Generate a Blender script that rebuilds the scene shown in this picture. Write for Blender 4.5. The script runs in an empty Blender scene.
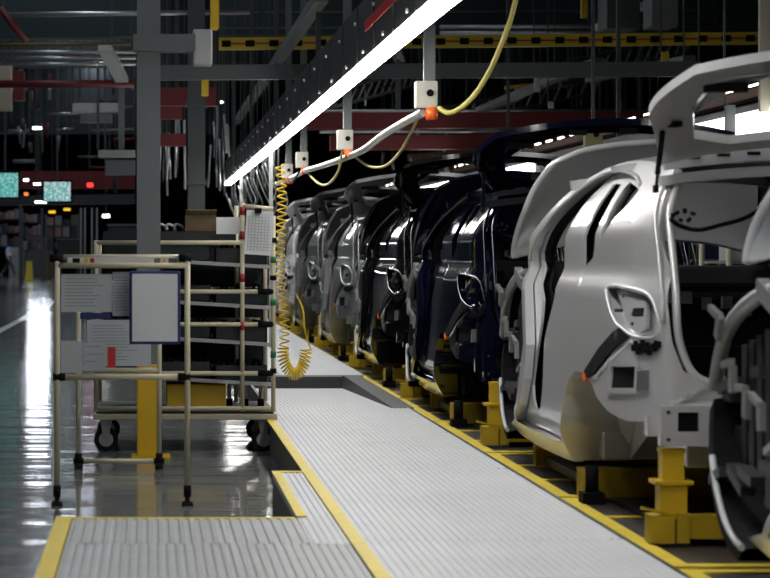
import bpy, bmesh, math, random
from mathutils import Vector, Matrix
from mathutils.geometry import delaunay_2d_cdt
random.seed(7)
S = bpy.context.scene
COL = S.collection
V = Vector

# ------------------------------------------------------------------ camera
F = 2580.0
cam_d = bpy.data.cameras.new('camera'); cam = bpy.data.objects.new('camera', cam_d); COL.objects.link(cam)
cam.location = (0, 0, 1.24); cam.rotation_euler = (math.pi/2, 0, 0)
cam_d.sensor_width = 36; cam_d.lens = F/770*36
cam_d.shift_x = (385-150)/770; cam_d.shift_y = -(289-250)/770
cam_d.clip_end = 400; cam_d.clip_start = .05
cam_d.dof.use_dof = True; cam_d.dof.focus_distance = 17.5
cam_d.dof.aperture_fstop = cam_d.lens/1000/.020
S.camera = cam
# ------------------------------------------------------------------ world, exposure
w = bpy.data.worlds.new('hall_ambient'); S.world = w; w.use_nodes = True
w.node_tree.nodes['Background'].inputs[0].default_value = (.75, .9, 1, 1)
w.node_tree.nodes['Background'].inputs[1].default_value = .018
S.view_settings.view_transform = 'Standard'; S.view_settings.look = 'None'
S.view_settings.exposure = 0.15; S.view_settings.gamma = 1.0; S.view_settings.use_curve_mapping = False
TROUGH_EMIT = 24.5; FAR_TROUGH_EMIT = 7.0; BAY_EMIT = 14.0

def A(px, py, Y):                      # a point of the hall at depth Y
    return V(((px-150)*Y/F, Y, 1.24-(py-250)*Y/F))

# ------------------------------------------------------------------ materials
MATS = {}
def M(name, col, rough=.5, metal=0., coat=0., var=.12, scale=6., bump=0., bscale=60., emit=0., ecol=None, spec=.5):
    if name in MATS: return MATS[name]
    m = bpy.data.materials.new(name); m.use_nodes = True
    nt = m.node_tree; b = nt.nodes['Principled BSDF']
    b.inputs['Roughness'].default_value = rough; b.inputs['Metallic'].default_value = metal
    b.inputs['Coat Weight'].default_value = coat; b.inputs['Coat Roughness'].default_value = .04
    b.inputs['Specular IOR Level'].default_value = spec
    tc = nt.nodes.new('ShaderNodeTexCoord')
    if var > 0:
        n = nt.nodes.new('ShaderNodeTexNoise'); n.inputs['Scale'].default_value = scale; n.inputs['Detail'].default_value = 4
        nt.links.new(tc.outputs['Object'], n.inputs['Vector'])
        mx = nt.nodes.new('ShaderNodeMix'); mx.data_type = 'RGBA'
        mx.inputs[6].default_value = tuple(c*(1-var) for c in col)+(1,)
        mx.inputs[7].default_value = tuple(min(1, c*(1+var)) for c in col)+(1,)
        nt.links.new(n.outputs['Fac'], mx.inputs[0]); nt.links.new(mx.outputs[2], b.inputs['Base Color'])
    else: b.inputs['Base Color'].default_value = tuple(col)+(1,)
    if bump > 0:
        n2 = nt.nodes.new('ShaderNodeTexNoise'); n2.inputs['Scale'].default_value = bscale
        nt.links.new(tc.outputs['Object'], n2.inputs['Vector'])
        bp = nt.nodes.new('ShaderNodeBump'); bp.inputs['Strength'].default_value = bump; bp.inputs['Distance'].default_value = .01
        nt.links.new(n2.outputs['Fac'], bp.inputs['Height']); nt.links.new(bp.outputs['Normal'], b.inputs['Normal'])
    if emit > 0:
        b.inputs['Emission Color'].default_value = tuple(ecol or col)+(1,); b.inputs['Emission Strength'].default_value = emit
    MATS[name] = m; return m

cream = M('cream_pipe', (.50, .45, .31), .35)
black = M('black_plastic', (.007, .007, .008), .7, spec=.06)
blackm = M('black_metal', (.02, .021, .023), .45, .3)
rubber = M('rubber', (.012, .012, .012), .8, spec=.15)
steel = M('galvanised_steel', (.42, .43, .43), .35, .8)
alum = M('ribbed_aluminium', (.62, .62, .622), .5, .12, var=.12, scale=2.5)
alum_dim = M('worn_aluminium', (.45, .45, .445), .5, .15, var=.15)  # darker copy of the aluminium: the landing's weaker light put into the colour
skirt = M('grey_skirt', (.10, .105, .105), .5)
chk = M('dark_tread', (.055, .056, .06), .5, .3, bump=.6, bscale=90)
yel = M('yellow_paint', (.62, .40, .012), .45, var=.2, scale=5)
yelbright = M('yellow_line', (.78, .58, .03), .5, var=.15, scale=9)
yeldirty = M('worn_yellow', (.46, .31, .01), .5, var=.35, scale=8)
deckbrown = M('conveyor_brown', (.035, .024, .022), .5, .1)
grey = M('grey_paint', (.14, .155, .155), .5)
dgrey = M('dark_grey_paint', (.05, .056, .058), .5)
lgrey = M('light_grey_paint', (.42, .43, .42), .45)
white = M('white_paper', (.72, .73, .74), .7, var=.04)
red = M('red_paint', (.30, .012, .014), .45)
dred = M('dark_red_paint', (.13, .012, .014), .5)
orange = M('orange_plastic', (.85, .13, .015), .4)
blue = M('blue_plastic', (.012, .022, .11), .4)
green = M('green_plastic', (.01, .16, .05), .4)
brown = M('cardboard', (.16, .115, .06), .8)
airhose = M('yellow_hose', (.80, .55, .02), .35)
hosec = M('pale_hose', (.55, .48, .12), .4)
wood = M('dark_board', (.06, .052, .045), .6, bump=.2)
P_SILVER = M('silver_paint', (.56, .56, .565), .33, .30, .6, var=.02)
P_NAVY = M('navy_paint', (.0025, .0035, .012), .07, 0, 0, var=.02, spec=.5)
P_BLACK = M('black_paint', (.005, .005, .006), .07, 0, 0, var=.02, spec=.5)
P_GREY = M('grey_metallic', (.20, .205, .21), .3, .5, .6, var=.02)
P_DGREY = M('dark_grey_metallic', (.12, .125, .13), .3, .5, .6, var=.02)
P_WHITE = M('white_body_paint', (.74, .76, .80), .35, 0, .6, var=.02)

# ------------------------------------------------------------------ mesh helpers
ORG = {}
class MB:
    def __init__(s): s.v = []; s.f = []; s.sm = []; s.pc = []
    def add(s, vs, fs, smooth=False):
        o = len(s.v); s.pc.append((o, len(s.f))); s.v += [V(p) for p in vs]
        for f in fs: s.f.append([i+o for i in f]); s.sm.append(smooth)
        return s
    def box(s, x0, x1, y0, y1, z0, z1):
        vs = [(x, y, z) for z in (z0, z1) for y in (y0, y1) for x in (x0, x1)]
        return s.add(vs, [(0,2,3,1),(4,5,7,6),(0,1,5,4),(2,6,7,3),(0,4,6,2),(1,3,7,5)])
    def obox(s, c, size, rot=(0,0,0)):
        from mathutils import Euler
        R = Euler(rot).to_matrix(); c = V(c)
        vs = [c+R@V((x*size[0]/2, y*size[1]/2, z*size[2]/2)) for z in (-1,1) for y in (-1,1) for x in (-1,1)]
        return s.add(vs, [(0,2,3,1),(4,5,7,6),(0,1,5,4),(2,6,7,3),(0,4,6,2),(1,3,7,5)])
    def bar(s, p0, p1, w, h):                    # rectangular bar between two points
        p0, p1 = V(p0), V(p1); d = (p1-p0).normalized()
        a = d.cross(V((0,0,1)));  a = a.normalized() if a.length > 1e-4 else V((1,0,0))
        b = a.cross(d).normalized()
        vs = [p+a*(i*w/2)+b*(j*h/2) for p in (p0,p1) for j in (-1,1) for i in (-1,1)]
        return s.add(vs, [(0,2,3,1),(4,5,7,6),(0,1,5,4),(2,6,7,3),(0,4,6,2),(1,3,7,5)])
    def tube(s, pts, r, n=8):
        pts = [V(p) for p in pts]; rs = r if isinstance(r, (list, tuple)) else [r]*len(pts)
        vs = []; fs = []; a = None
        for i, p in enumerate(pts):
            t = (pts[min(i+1, len(pts)-1)]-pts[max(i-1, 0)]).normalized()
            if a is None:
                a = t.cross(V((0,0,1)))
                if a.length < 1e-3: a = t.cross(V((1,0,0)))
            a = (a-t*a.dot(t)).normalized(); b = t.cross(a)
            vs += [p+(a*math.cos(2*math.pi*k/n)+b*math.sin(2*math.pi*k/n))*rs[i] for k in range(n)]
        for i in range(len(pts)-1):
            for k in range(n):
                fs.append((i*n+k, i*n+(k+1)%n, (i+1)*n+(k+1)%n, (i+1)*n+k))
        s.add(vs, fs, True)
        m = len(pts)-1
        o = len(s.v)-len(vs)
        s.f.append([o+k for k in range(n)][::-1]); s.sm.append(False)
        s.f.append([o+m*n+k for k in range(n)]); s.sm.append(False)
        return s
    def cyl(s, p0, p1, r, n=14): return s.tube([p0, p1], r, n)
    def prism(s, pts, d):                          # 3-D polygon extruded by vector d
        n = len(pts); d = V(d)
        vs = [V(p) for p in pts]+[V(p)+d for p in pts]
        fs = [list(range(n))[::-1], [n+i for i in range(n)]]+[(i, (i+1)%n, n+(i+1)%n, n+i) for i in range(n)]
        return s.add(vs, fs)
    def mirror(s):
        n = len(s.v); fs = [f for f in s.f]; sm = list(s.sm)
        s.v += [V((-p.x, p.y, p.z)) for p in s.v[:n]]
        s.f += [[i+n for i in f][::-1] for f in fs]; s.sm += sm
        return s
    def build(s, name, mat, parent=None, bevel=0, recalc=True, label=None, local=False):
        if parent is not None: o = ORG[parent.name].copy()
        else:
            xs = [p.x for p in s.v]; ys = [p.y for p in s.v]; zs = [p.z for p in s.v]
            o = V(((min(xs)+max(xs))/2, (min(ys)+max(ys))/2, min(zs)))
        off = V((0,0,0)) if local else o
        me = bpy.data.meshes.new(name)
        me.from_pydata([p-off for p in s.v], [], s.f)
        for p, k in zip(me.polygons, s.sm): p.use_smooth = k
        if recalc:
            bm = bmesh.new(); bm.from_mesh(me); bmesh.ops.recalc_face_normals(bm, faces=bm.faces); bm.to_mesh(me); bm.free()
        me.materials.append(mat)
        ob = bpy.data.objects.new(name, me); COL.objects.link(ob)
        if parent is not None: ob.parent = parent
        else: ob.location = o
        ORG[ob.name] = o
        if bevel:
            b = ob.modifiers.new('bevel', 'BEVEL'); b.width = bevel; b.segments = 2; b.limit_method = 'ANGLE'
        if label: ob['label'] = label
        return ob
def build_each(mb, name, mat, parent, label=None, flip=False):
    if flip: mb.v = [V((-p.x, p.y, p.z)) for p in mb.v]
    pc = mb.pc+[(len(mb.v), len(mb.f))]; out = []
    for (v0, f0), (v1, f1) in zip(pc, pc[1:]):
        q = MB(); q.v = mb.v[v0:v1]; q.f = [[i-v0 for i in f] for f in mb.f[f0:f1]]; q.sm = mb.sm[f0:f1]
        out.append(q.build(name, mat, parent, label=label))
    return out
def hang(o, r=.008):                             # ceiling rod that carries an overhead thing
    zs = []
    for q in [o]+list(o.children):
        if q.type == 'MESH': zs += [ORG[q.name]+v.co for v in q.data.vertices]
    if max(p.z for p in zs) > 8.9: return o
    zm = min(p.z for p in zs); zM = max(p.z for p in zs); xm = sum(p.x for p in zs)/len(zs)
    c = min(zs, key=lambda p: abs(p.x-xm)-p.z*.2)
    MB().bar((c.x, c.y, c.z-.01), (c.x, c.y, 9.0), 2*r, 2*r).build('hanger_rod', dgrey, o)
    return o
def tag(o, label, cat, group=None, kind=None):
    o['label'] = label; o['category'] = cat
    if group: o['group'] = group
    if kind: o['kind'] = kind
    return o
def thing(name, label, cat, loc=(0,0,0), group=None):
    o = bpy.data.objects.new(name, None); COL.objects.link(o); o.location = loc
    o.empty_display_size = .1; ORG[o.name] = V(loc)
    return tag(o, label, cat, group)
def struct(o): o['kind'] = 'structure'; return o
def dup(root, loc, label, group=None):
    r = root.copy(); COL.objects.link(r); r.location = loc; r['label'] = label
    if group: r['group'] = group
    for ch in list(root.children):
        c = ch.copy(); COL.objects.link(c); c.parent = r
        for g in list(ch.children):
            d = g.copy(); COL.objects.link(d); d.parent = c
    return r
def spline(pts, n=4, closed=False):
    pts = [V(p) for p in pts]; N = len(pts); out = []
    rng = range(N) if closed else range(N-1)
    for i in rng:
        if closed: p0, p1, p2, p3 = pts[i-1], pts[i], pts[(i+1)%N], pts[(i+2)%N]
        else: p0, p1, p2, p3 = pts[max(i-1,0)], pts[i], pts[i+1], pts[min(i+2,N-1)]
        for k in range(n):
            t = k/n
            out.append(.5*((2*p1)+(p2-p0)*t+(2*p0-5*p1+4*p2-p3)*t*t+(3*p1-p0-3*p2+p3)*t**3))
    if not closed: out.append(pts[-1])
    return out

# ================================================================== SETTING
def fl_mat():
    m = bpy.data.materials.new('polished_concrete'); m.use_nodes = True; nt = m.node_tree; b = nt.nodes['Principled BSDF']
    tc = nt.nodes.new('ShaderNodeTexCoord'); mp = nt.nodes.new('ShaderNodeMapping'); mp.inputs['Scale'].default_value = (.14, .95, 1)
    nt.links.new(tc.outputs['Object'], mp.inputs['Vector'])
    n = nt.nodes.new('ShaderNodeTexNoise'); n.inputs['Scale'].default_value = 1.9; n.inputs['Detail'].default_value = 3.5
    nt.links.new(mp.outputs['Vector'], n.inputs['Vector'])
    r = nt.nodes.new('ShaderNodeValToRGB'); r.color_ramp.elements[0].color = (.15,.157,.152,1); r.color_ramp.elements[1].color = (.22,.226,.218,1)
    nt.links.new(n.outputs['Fac'], r.inputs['Fac']); nt.links.new(r.outputs['Color'], b.inputs['Base Color'])
    b.inputs['Roughness'].default_value = .11
    bp = nt.nodes.new('ShaderNodeBump'); bp.inputs['Strength'].default_value = .9; bp.inputs['Distance'].default_value = .02
    nt.links.new(n.outputs['Fac'], bp.inputs['Height']); nt.links.new(bp.outputs['Normal'], b.inputs['Normal'])
    return m
def slab(name, mat, *a): return struct(MB().box(*a).build(name, mat))
slab('floor', fl_mat(), -26, 26, -3, 165, -.2, 0)
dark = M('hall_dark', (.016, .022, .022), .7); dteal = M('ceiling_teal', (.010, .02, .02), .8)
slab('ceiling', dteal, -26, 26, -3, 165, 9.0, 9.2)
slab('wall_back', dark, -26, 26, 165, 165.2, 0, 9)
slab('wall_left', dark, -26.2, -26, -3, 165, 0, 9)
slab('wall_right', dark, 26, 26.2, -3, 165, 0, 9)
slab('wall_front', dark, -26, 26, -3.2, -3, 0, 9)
tag(MB().box(-2.36, -2.24, 14, 110, 0, .004).build('floor_line', M('line_white', (.55,.55,.55), .3)), 'white painted line running along the grey aisle floor', 'floor marking')

tl0 = M('girder_teal', (.010, .016, .017), .7)
# ------------------------------------------------------------------ walkways
def ribbed(mb, x0, x1, y0, y1, z0, z1=None, pitch=.03, h=.0035, t=.03, diag=False):
    z1 = z0 if z1 is None else z1
    n = int(round((x1-x0)/pitch)); p = (x1-x0)/n; prof = []
    for i in range(n):
        a = x0+i*p; prof += [(a, 0), (a+p*.30, 0), (a+p*.42, h), (a+p*.88, h)]
    prof.append((x1, 0)); k = len(prof)
    vs = [(x, y0, z0-h+z) for x, z in prof]+[(x, y1, z1-h+z) for x, z in prof]
    mb.add(vs, [(i, i+1, k+i+1, k+i) for i in range(k-1)])
    mb.add([(x0,y0,z0-h),(x1,y0,z0-h),(x1,y0,z0-t),(x0,y0,z0-t),(x0,y1,z1-h),(x1,y1,z1-h),(x1,y1,z1-t),(x0,y1,z1-t)],
           [(0,1,2,3),(7,6,5,4),(0,3,7,4),(1,5,6,2),(3,2,6,7)])
    return mb
wk = thing('walkway_platform', 'raised ribbed aluminium walkway with long yellow edge line beside the large silver car', 'walkway', (1.24, 5, 0))
for y0, y1 in ((3.5, 9.28), (9.295, 12.28), (12.295, 14.7), (14.715, 17.0)):
    ribbed(MB(), .745, 1.705, y0, y1, .2, h=.003).build('tread_plate', alum, wk)
MB().box(.735, .755, 12.1, 17.0, 0, .168).box(1.70, 1.72, 3.5, 17, .0, .168).box(.76, 1.70, 16.96, 17.0, 0, .168).build('side_skirt', skirt, wk)
MB().box(.715, .765, 3.5, 17.0, .197, .2035).build('edge_tape', yelbright, wk, label='yellow edge tape')
MB().box(1.703, 1.72, 3.5, 17, .17, .201).build('edge_trim', blackm, wk)
ld = thing('step_platform', 'small ribbed step plate with yellow corner edge between walkway and notice stands', 'platform', (.65, 10, 0))
ribbed(MB(), .573, .712, 9.155, 12.06, .2).build('tread_plate', alum, ld)
MB().box(.575, .595, 10.05, 12.1, 0, .168).box(.595, .712, 12.06, 12.1, 0, .168).build('side_skirt', skirt, ld)
MB().box(.57, .61, 10.05, 12.1, .199, .2045).box(.61, .715, 12.05, 12.1, .199, .2045).build('edge_tape', yelbright, ld, label='yellow corner edge tape')
fp = thing('landing_platform', 'wide ribbed landing plate with yellow end stripe before the front notice stand', 'platform', (.1, 8, 0))
ribbed(MB(), -.30, .57, 9.16, 10.02, .2, pitch=.04, h=.005).build('tread_plate', alum_dim, fp)
ribbed(MB(), -.30, .71, 5, 9.15, .2, pitch=.032, h=.004).build('tread_plate', alum_dim, fp)
MB().box(-.36, -.34, 5, 10.04, 0, .17).box(-.34, .57, 10.02, 10.04, 0, .19).build('side_skirt', skirt, fp)
MB().box(-.365, -.305, 5, 10.04, .17, .2035).box(-.305, .56, 10.0, 10.04, .185, .2005).build('edge_tape', yelbright, fp, label='yellow end tape')
rp = thing('ramp_platform', 'sunken ribbed ramp section with dark side wedge between two walkway plates', 'ramp', (1.2, 19, 0))
ribbed(MB(), .80, 1.60, 17.02, 21.46, .195, .09).build('tread_plate', alum, rp)
MB().box(.8, 1.75, 21.46, 21.5, .05, .185).box(.78, .8, 17.02, 21.46, 0, .19).build('riser', chk, rp)
MB().prism([(1.60,17.02,.06),(1.60,21.46,.06),(1.60,21.46,.2),(1.60,17.02,.2)], (.14,0,0)).build('side_wedge', chk, rp)
fw = thing('walkway_platform', 'ribbed aluminium walkway further back where the yellow coil hose touches down', 'walkway', (1.3, 22, 0))
ribbed(MB(), .80, 1.78, 21.5, 33, .2).build('tread_plate', alum, fw)
ribbed(MB(), .80, 1.78, 33.02, 60, .2).build('tread_plate', alum, fw)
MB().box(.80, .82, 21.5, 60, 0, .17).box(1.76, 1.78, 21.5, 60, 0, .17).build('side_skirt', skirt, fw)
rw = thing('walkway_platform', 'pale walkway on the far side of the car line seen under the silver rear', 'walkway', (3.7, 20, 0))
ribbed(MB(), 3.12, 4.3, 5, 30, .2, pitch=.05).build('tread_plate', alum, rw)
ribbed(MB(), 3.12, 4.3, 30.02, 60, .2, pitch=.05).build('tread_plate', alum, rw)
MB().box(3.12, 3.14, 5, 60, 0, .17).build('side_skirt', skirt, rw)

# ------------------------------------------------------------------ conveyor plates
pl = thing('conveyor_plate', 'x', 'conveyor plate', (2.42, 0, 0))
MB().box(1.79, 3.06, .02, 2.60, .02, .095).build('deck', deckbrown, pl)
MB().box(1.86, 1.95, .03, 2.59, .09, .102).box(2.99, 3.05, .03, 2.59, .09, .102).build('side_stripe', yelbright, pl, label='yellow side stripe')
for y in (.03, .9, 1.75, 2.5):
    MB().box(1.95, 2.99, y, y+(.09 if y < .1 or y > 2 else .06), .09, .101).build('cross_stripe', yelbright, pl, label='yellow cross stripe')
names = ['brown conveyor plate with yellow stripes under the white front car', 'yellow striped conveyor plate under the silver car rear post',
         'yellow striped conveyor plate below the silver car door sill', 'yellow striped conveyor plate under the navy car rear',
         'yellow striped conveyor plate below the navy car door sill', 'yellow striped conveyor plate under the black car rear', 'yellow striped conveyor plate below the black car door sill']
for i in range(18):
    y = 6.62+i*2.635
    lab = names[i] if i < 7 else 'brown conveyor plate with yellow stripes far back under the grey cars'
    if i == 0: pl.location = (2.42, y, 0); pl['label'] = lab; pl['group'] = 'conveyor plates under the car line'
    else: dup(pl, (2.42, y, 0), lab)

# ================================================================== CAR BODIES (local: x across, y forward from tail, z height in hall)
SL = [(1.055,0),(1.075,.54),(1.14,.62),(1.155,.03),(1.295,.0),(1.325,.44),(1.43,.54),(1.47,.68),(1.60,.72),(1.8,.9)]   # inward slope of the upper side by height
def lean(z):
    t = 0
    for (a, p), (b, q) in zip(SL, SL[1:]):
        if z <= a: break
        e = min(z, b); m = p+(q-p)*(e-a)/(b-a); t += (p+m)/2*(e-a)
    return t
def surf(u, z, ins=0):
    if u >= .6: x = -.72; y = u
    elif u >= 0:
        t = u/.6*math.pi/2; x = -.60-.12*math.sin(t); y = .6*(1-math.cos(t))
    else: x = -.60-u; y = 0.
    k = min(1, max(0, (u+.25)/.25)) if u < 0 else 1.
    if z > 1.055: x += k*lean(z)
    if z < .45: x += k*.09*((.45-z)/.19)**1.5
    x += min(1, max(0, u/.6))*.09*(min(1.055, max(.45, z))-.78)
    r = max(0, 1-max(u,0)/2.2)
    if z > .95: y += .22*r*((z-.95)/.65)**1.3
    if u > 3.6: x += .10*((u-3.6)/1.1)**2
    nx, ny = inward(u)
    return V((x+ins*nx, y+ins*ny, z))
def inward(u):
    if u >= .6: return (1., 0.)
    if u <= 0: return (0., 1.)
    t = u/.6*math.pi/2; return (math.sin(t), math.cos(t))
def inside(p, poly):
    c = False; n = len(poly)
    for i in range(n):
        a, b = poly[i], poly[i-1]
        if (a[1] > p[1]) != (b[1] > p[1]) and p[0] < (b[0]-a[0])*(p[1]-a[1])/(b[1]-a[1])+a[0]: c = not c
    return c
def sp2(pts, n=3): return [(p.x, p.y) for p in spline([(a, b, 0) for a, b in pts], n, True)]
def panel(mb, outline, holes, ins, depth, step=.032, smooth_outline=False):
    I = ins if callable(ins) else (lambda u, z: ins)
    loops = [outline]+holes; vs = []; es = []
    for L in loops:
        o = len(vs); dl = []
        for i in range(len(L)):
            a, b = L[i], L[(i+1) % len(L)]; d = math.dist(a, b); m = max(1, int(d/step))
            dl += [(a[0]+(b[0]-a[0])*k/m, a[1]+(b[1]-a[1])*k/m) for k in range(m)]
        vs += dl; es += [(o+i, o+(i+1) % len(dl)) for i in range(len(dl))]
        # rim wall
        w0 = [surf(u, z, I(u,z)) for u, z in dl]; w1 = [surf(u, z, I(u,z)+depth) for u, z in dl]; n = len(dl)
        mb.add(w0+w1, [(i, (i+1) % n, n+(i+1) % n, n+i) for i in range(n)], False)
    us = [p[0] for p in outline]; zs = [p[1] for p in outline]
    u = min(us)+step*.37
    while u < max(us):
        z = min(zs)+step*.41
        while z < max(zs):
            if inside((u, z), outline) and not any(inside((u, z), h) for h in holes): vs.append((u, z))
            z += step
        u += step*1.3
    r = delaunay_2d_cdt([V(p) for p in vs], es, [], 0, 1e-5)
    pv = [(p.x, p.y) for p in r[0]]; fs = []
    for f in r[2]:
        c = (sum(pv[i][0] for i in f)/3, sum(pv[i][1] for i in f)/3)
        if inside(c, outline) and not any(inside(c, h) for h in holes): fs.append(tuple(f))
    mb.add([surf(a, b, I(a,b)) for a, b in pv], fs, True)
    return mb

OUT = [(3.462,1.177),(3.43,1.30),(3.214,1.414),(2.966,1.516),(2.649,1.583),(2.273,1.63),(1.709,1.646),(1.121,1.628),(.66,1.60),(.415,1.565),(.351,1.481),(.286,1.379),(.19,1.24),(.05,1.08),(.02,.961),(-.007,.872),(-.046,.775),(-.112,.728),(-.247,.705),(-.60,.70),
       (-.60,.60),(.121,.575),(.4,.557),(.61,.578),(.893,.619),(1.041,.667),(1.25,.705),(1.48,.702),(1.63,.662),(1.727,.581),(1.755,.465),(1.86,.345),(1.90,.276),(1.92,.262),(2.30,.25),(3.131,.245),(3.593,.268),(3.767,.312),(3.45,.36),(3.20,.456),(3.13,.76)]
APER = sp2([(3.38,1.178),(3.30,1.265),(2.955,1.416),(2.631,1.519),(2.369,1.576),(2.087,1.606),(1.63,1.598),(1.142,1.562),(.864,1.517),(.89,1.44),(1.277,1.279),(1.484,1.204),(1.69,1.15),(1.66,1.055),(1.755,.807),(1.77,.557),(1.915,.358),(2.64,.345),(3.40,.355),(3.10,.455),(3.02,.762)], 2)
INN = [(3.44,1.176),(3.40,1.293),(3.10,1.46),(2.8,1.56),(2.455,1.625),(2.02,1.632),(1.39,1.60),(1.03,1.545),(.85,1.45),(1.30,1.24),(1.50,1.17),(1.66,1.13),(1.62,1.04),(1.76,.8),(1.80,.55),(1.90,.30),(2.3,.29),(3.3,.29),(3.62,.31),(3.44,.43),(3.31,.75)]
INT = INN[:12]+[(1.66,1.04),(1.85,.8),(2.05,.55),(2.15,.33)]+INN[16:]
H1 = sp2([(3.288,1.188),(3.27,1.25),(3.088,1.367),(2.773,1.497),(2.528,1.551),(2.30,1.565),(2.44,1.50),(2.544,1.4),(2.583,1.306),(2.60,1.191),(2.55,1.062),(2.641,.931),(2.72,.854),(2.76,.769),(2.705,.615),(2.70,.465),(2.867,.457),(3.02,.561),(2.96,.764),(2.92,.991)], 2)
H2 = [(2.00,1.548),(1.766,1.542),(1.728,1.445),(1.727,1.358),(1.727,1.272),(1.774,1.203),(2.03,1.156),(2.03,1.301),(2.03,1.45)]
H3 = [(1.553,1.546),(1.129,1.501),(1.189,1.445),(1.328,1.403),(1.576,1.28),(1.582,1.344),(1.60,1.443),(1.594,1.511)]
TAIL = sp2([(.879,1.086),(.881,1.054),(.793,.995),(.62,.94),(.527,.923),(.4,.897),(.233,.893),(.15,.911),(.131,.937),(.182,1.021),(.225,1.052),(.32,1.075),(.605,1.09)], 3)
TAILIN = sp2([(.806,1.075),(.493,1.070),(.364,1.053),(.298,1.019),(.279,.968),(.267,.93),(.325,.912),(.4,.925),(.491,.957),(.598,1.01),(.738,1.05)], 3)
VENT = [(.592,.762),(.333,.779),(.333,.694),(.592,.674)]
ARCH = [(.61,.578),(.893,.619),(1.041,.667),(1.25,.705),(1.48,.702),(1.63,.662),(1.727,.581),(1.755,.465),(1.86,.345),(1.90,.27)]

def patch(pts, ins, depth):
    mb = MB(); panel(mb, pts, [], ins, depth, .04); return mb

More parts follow.
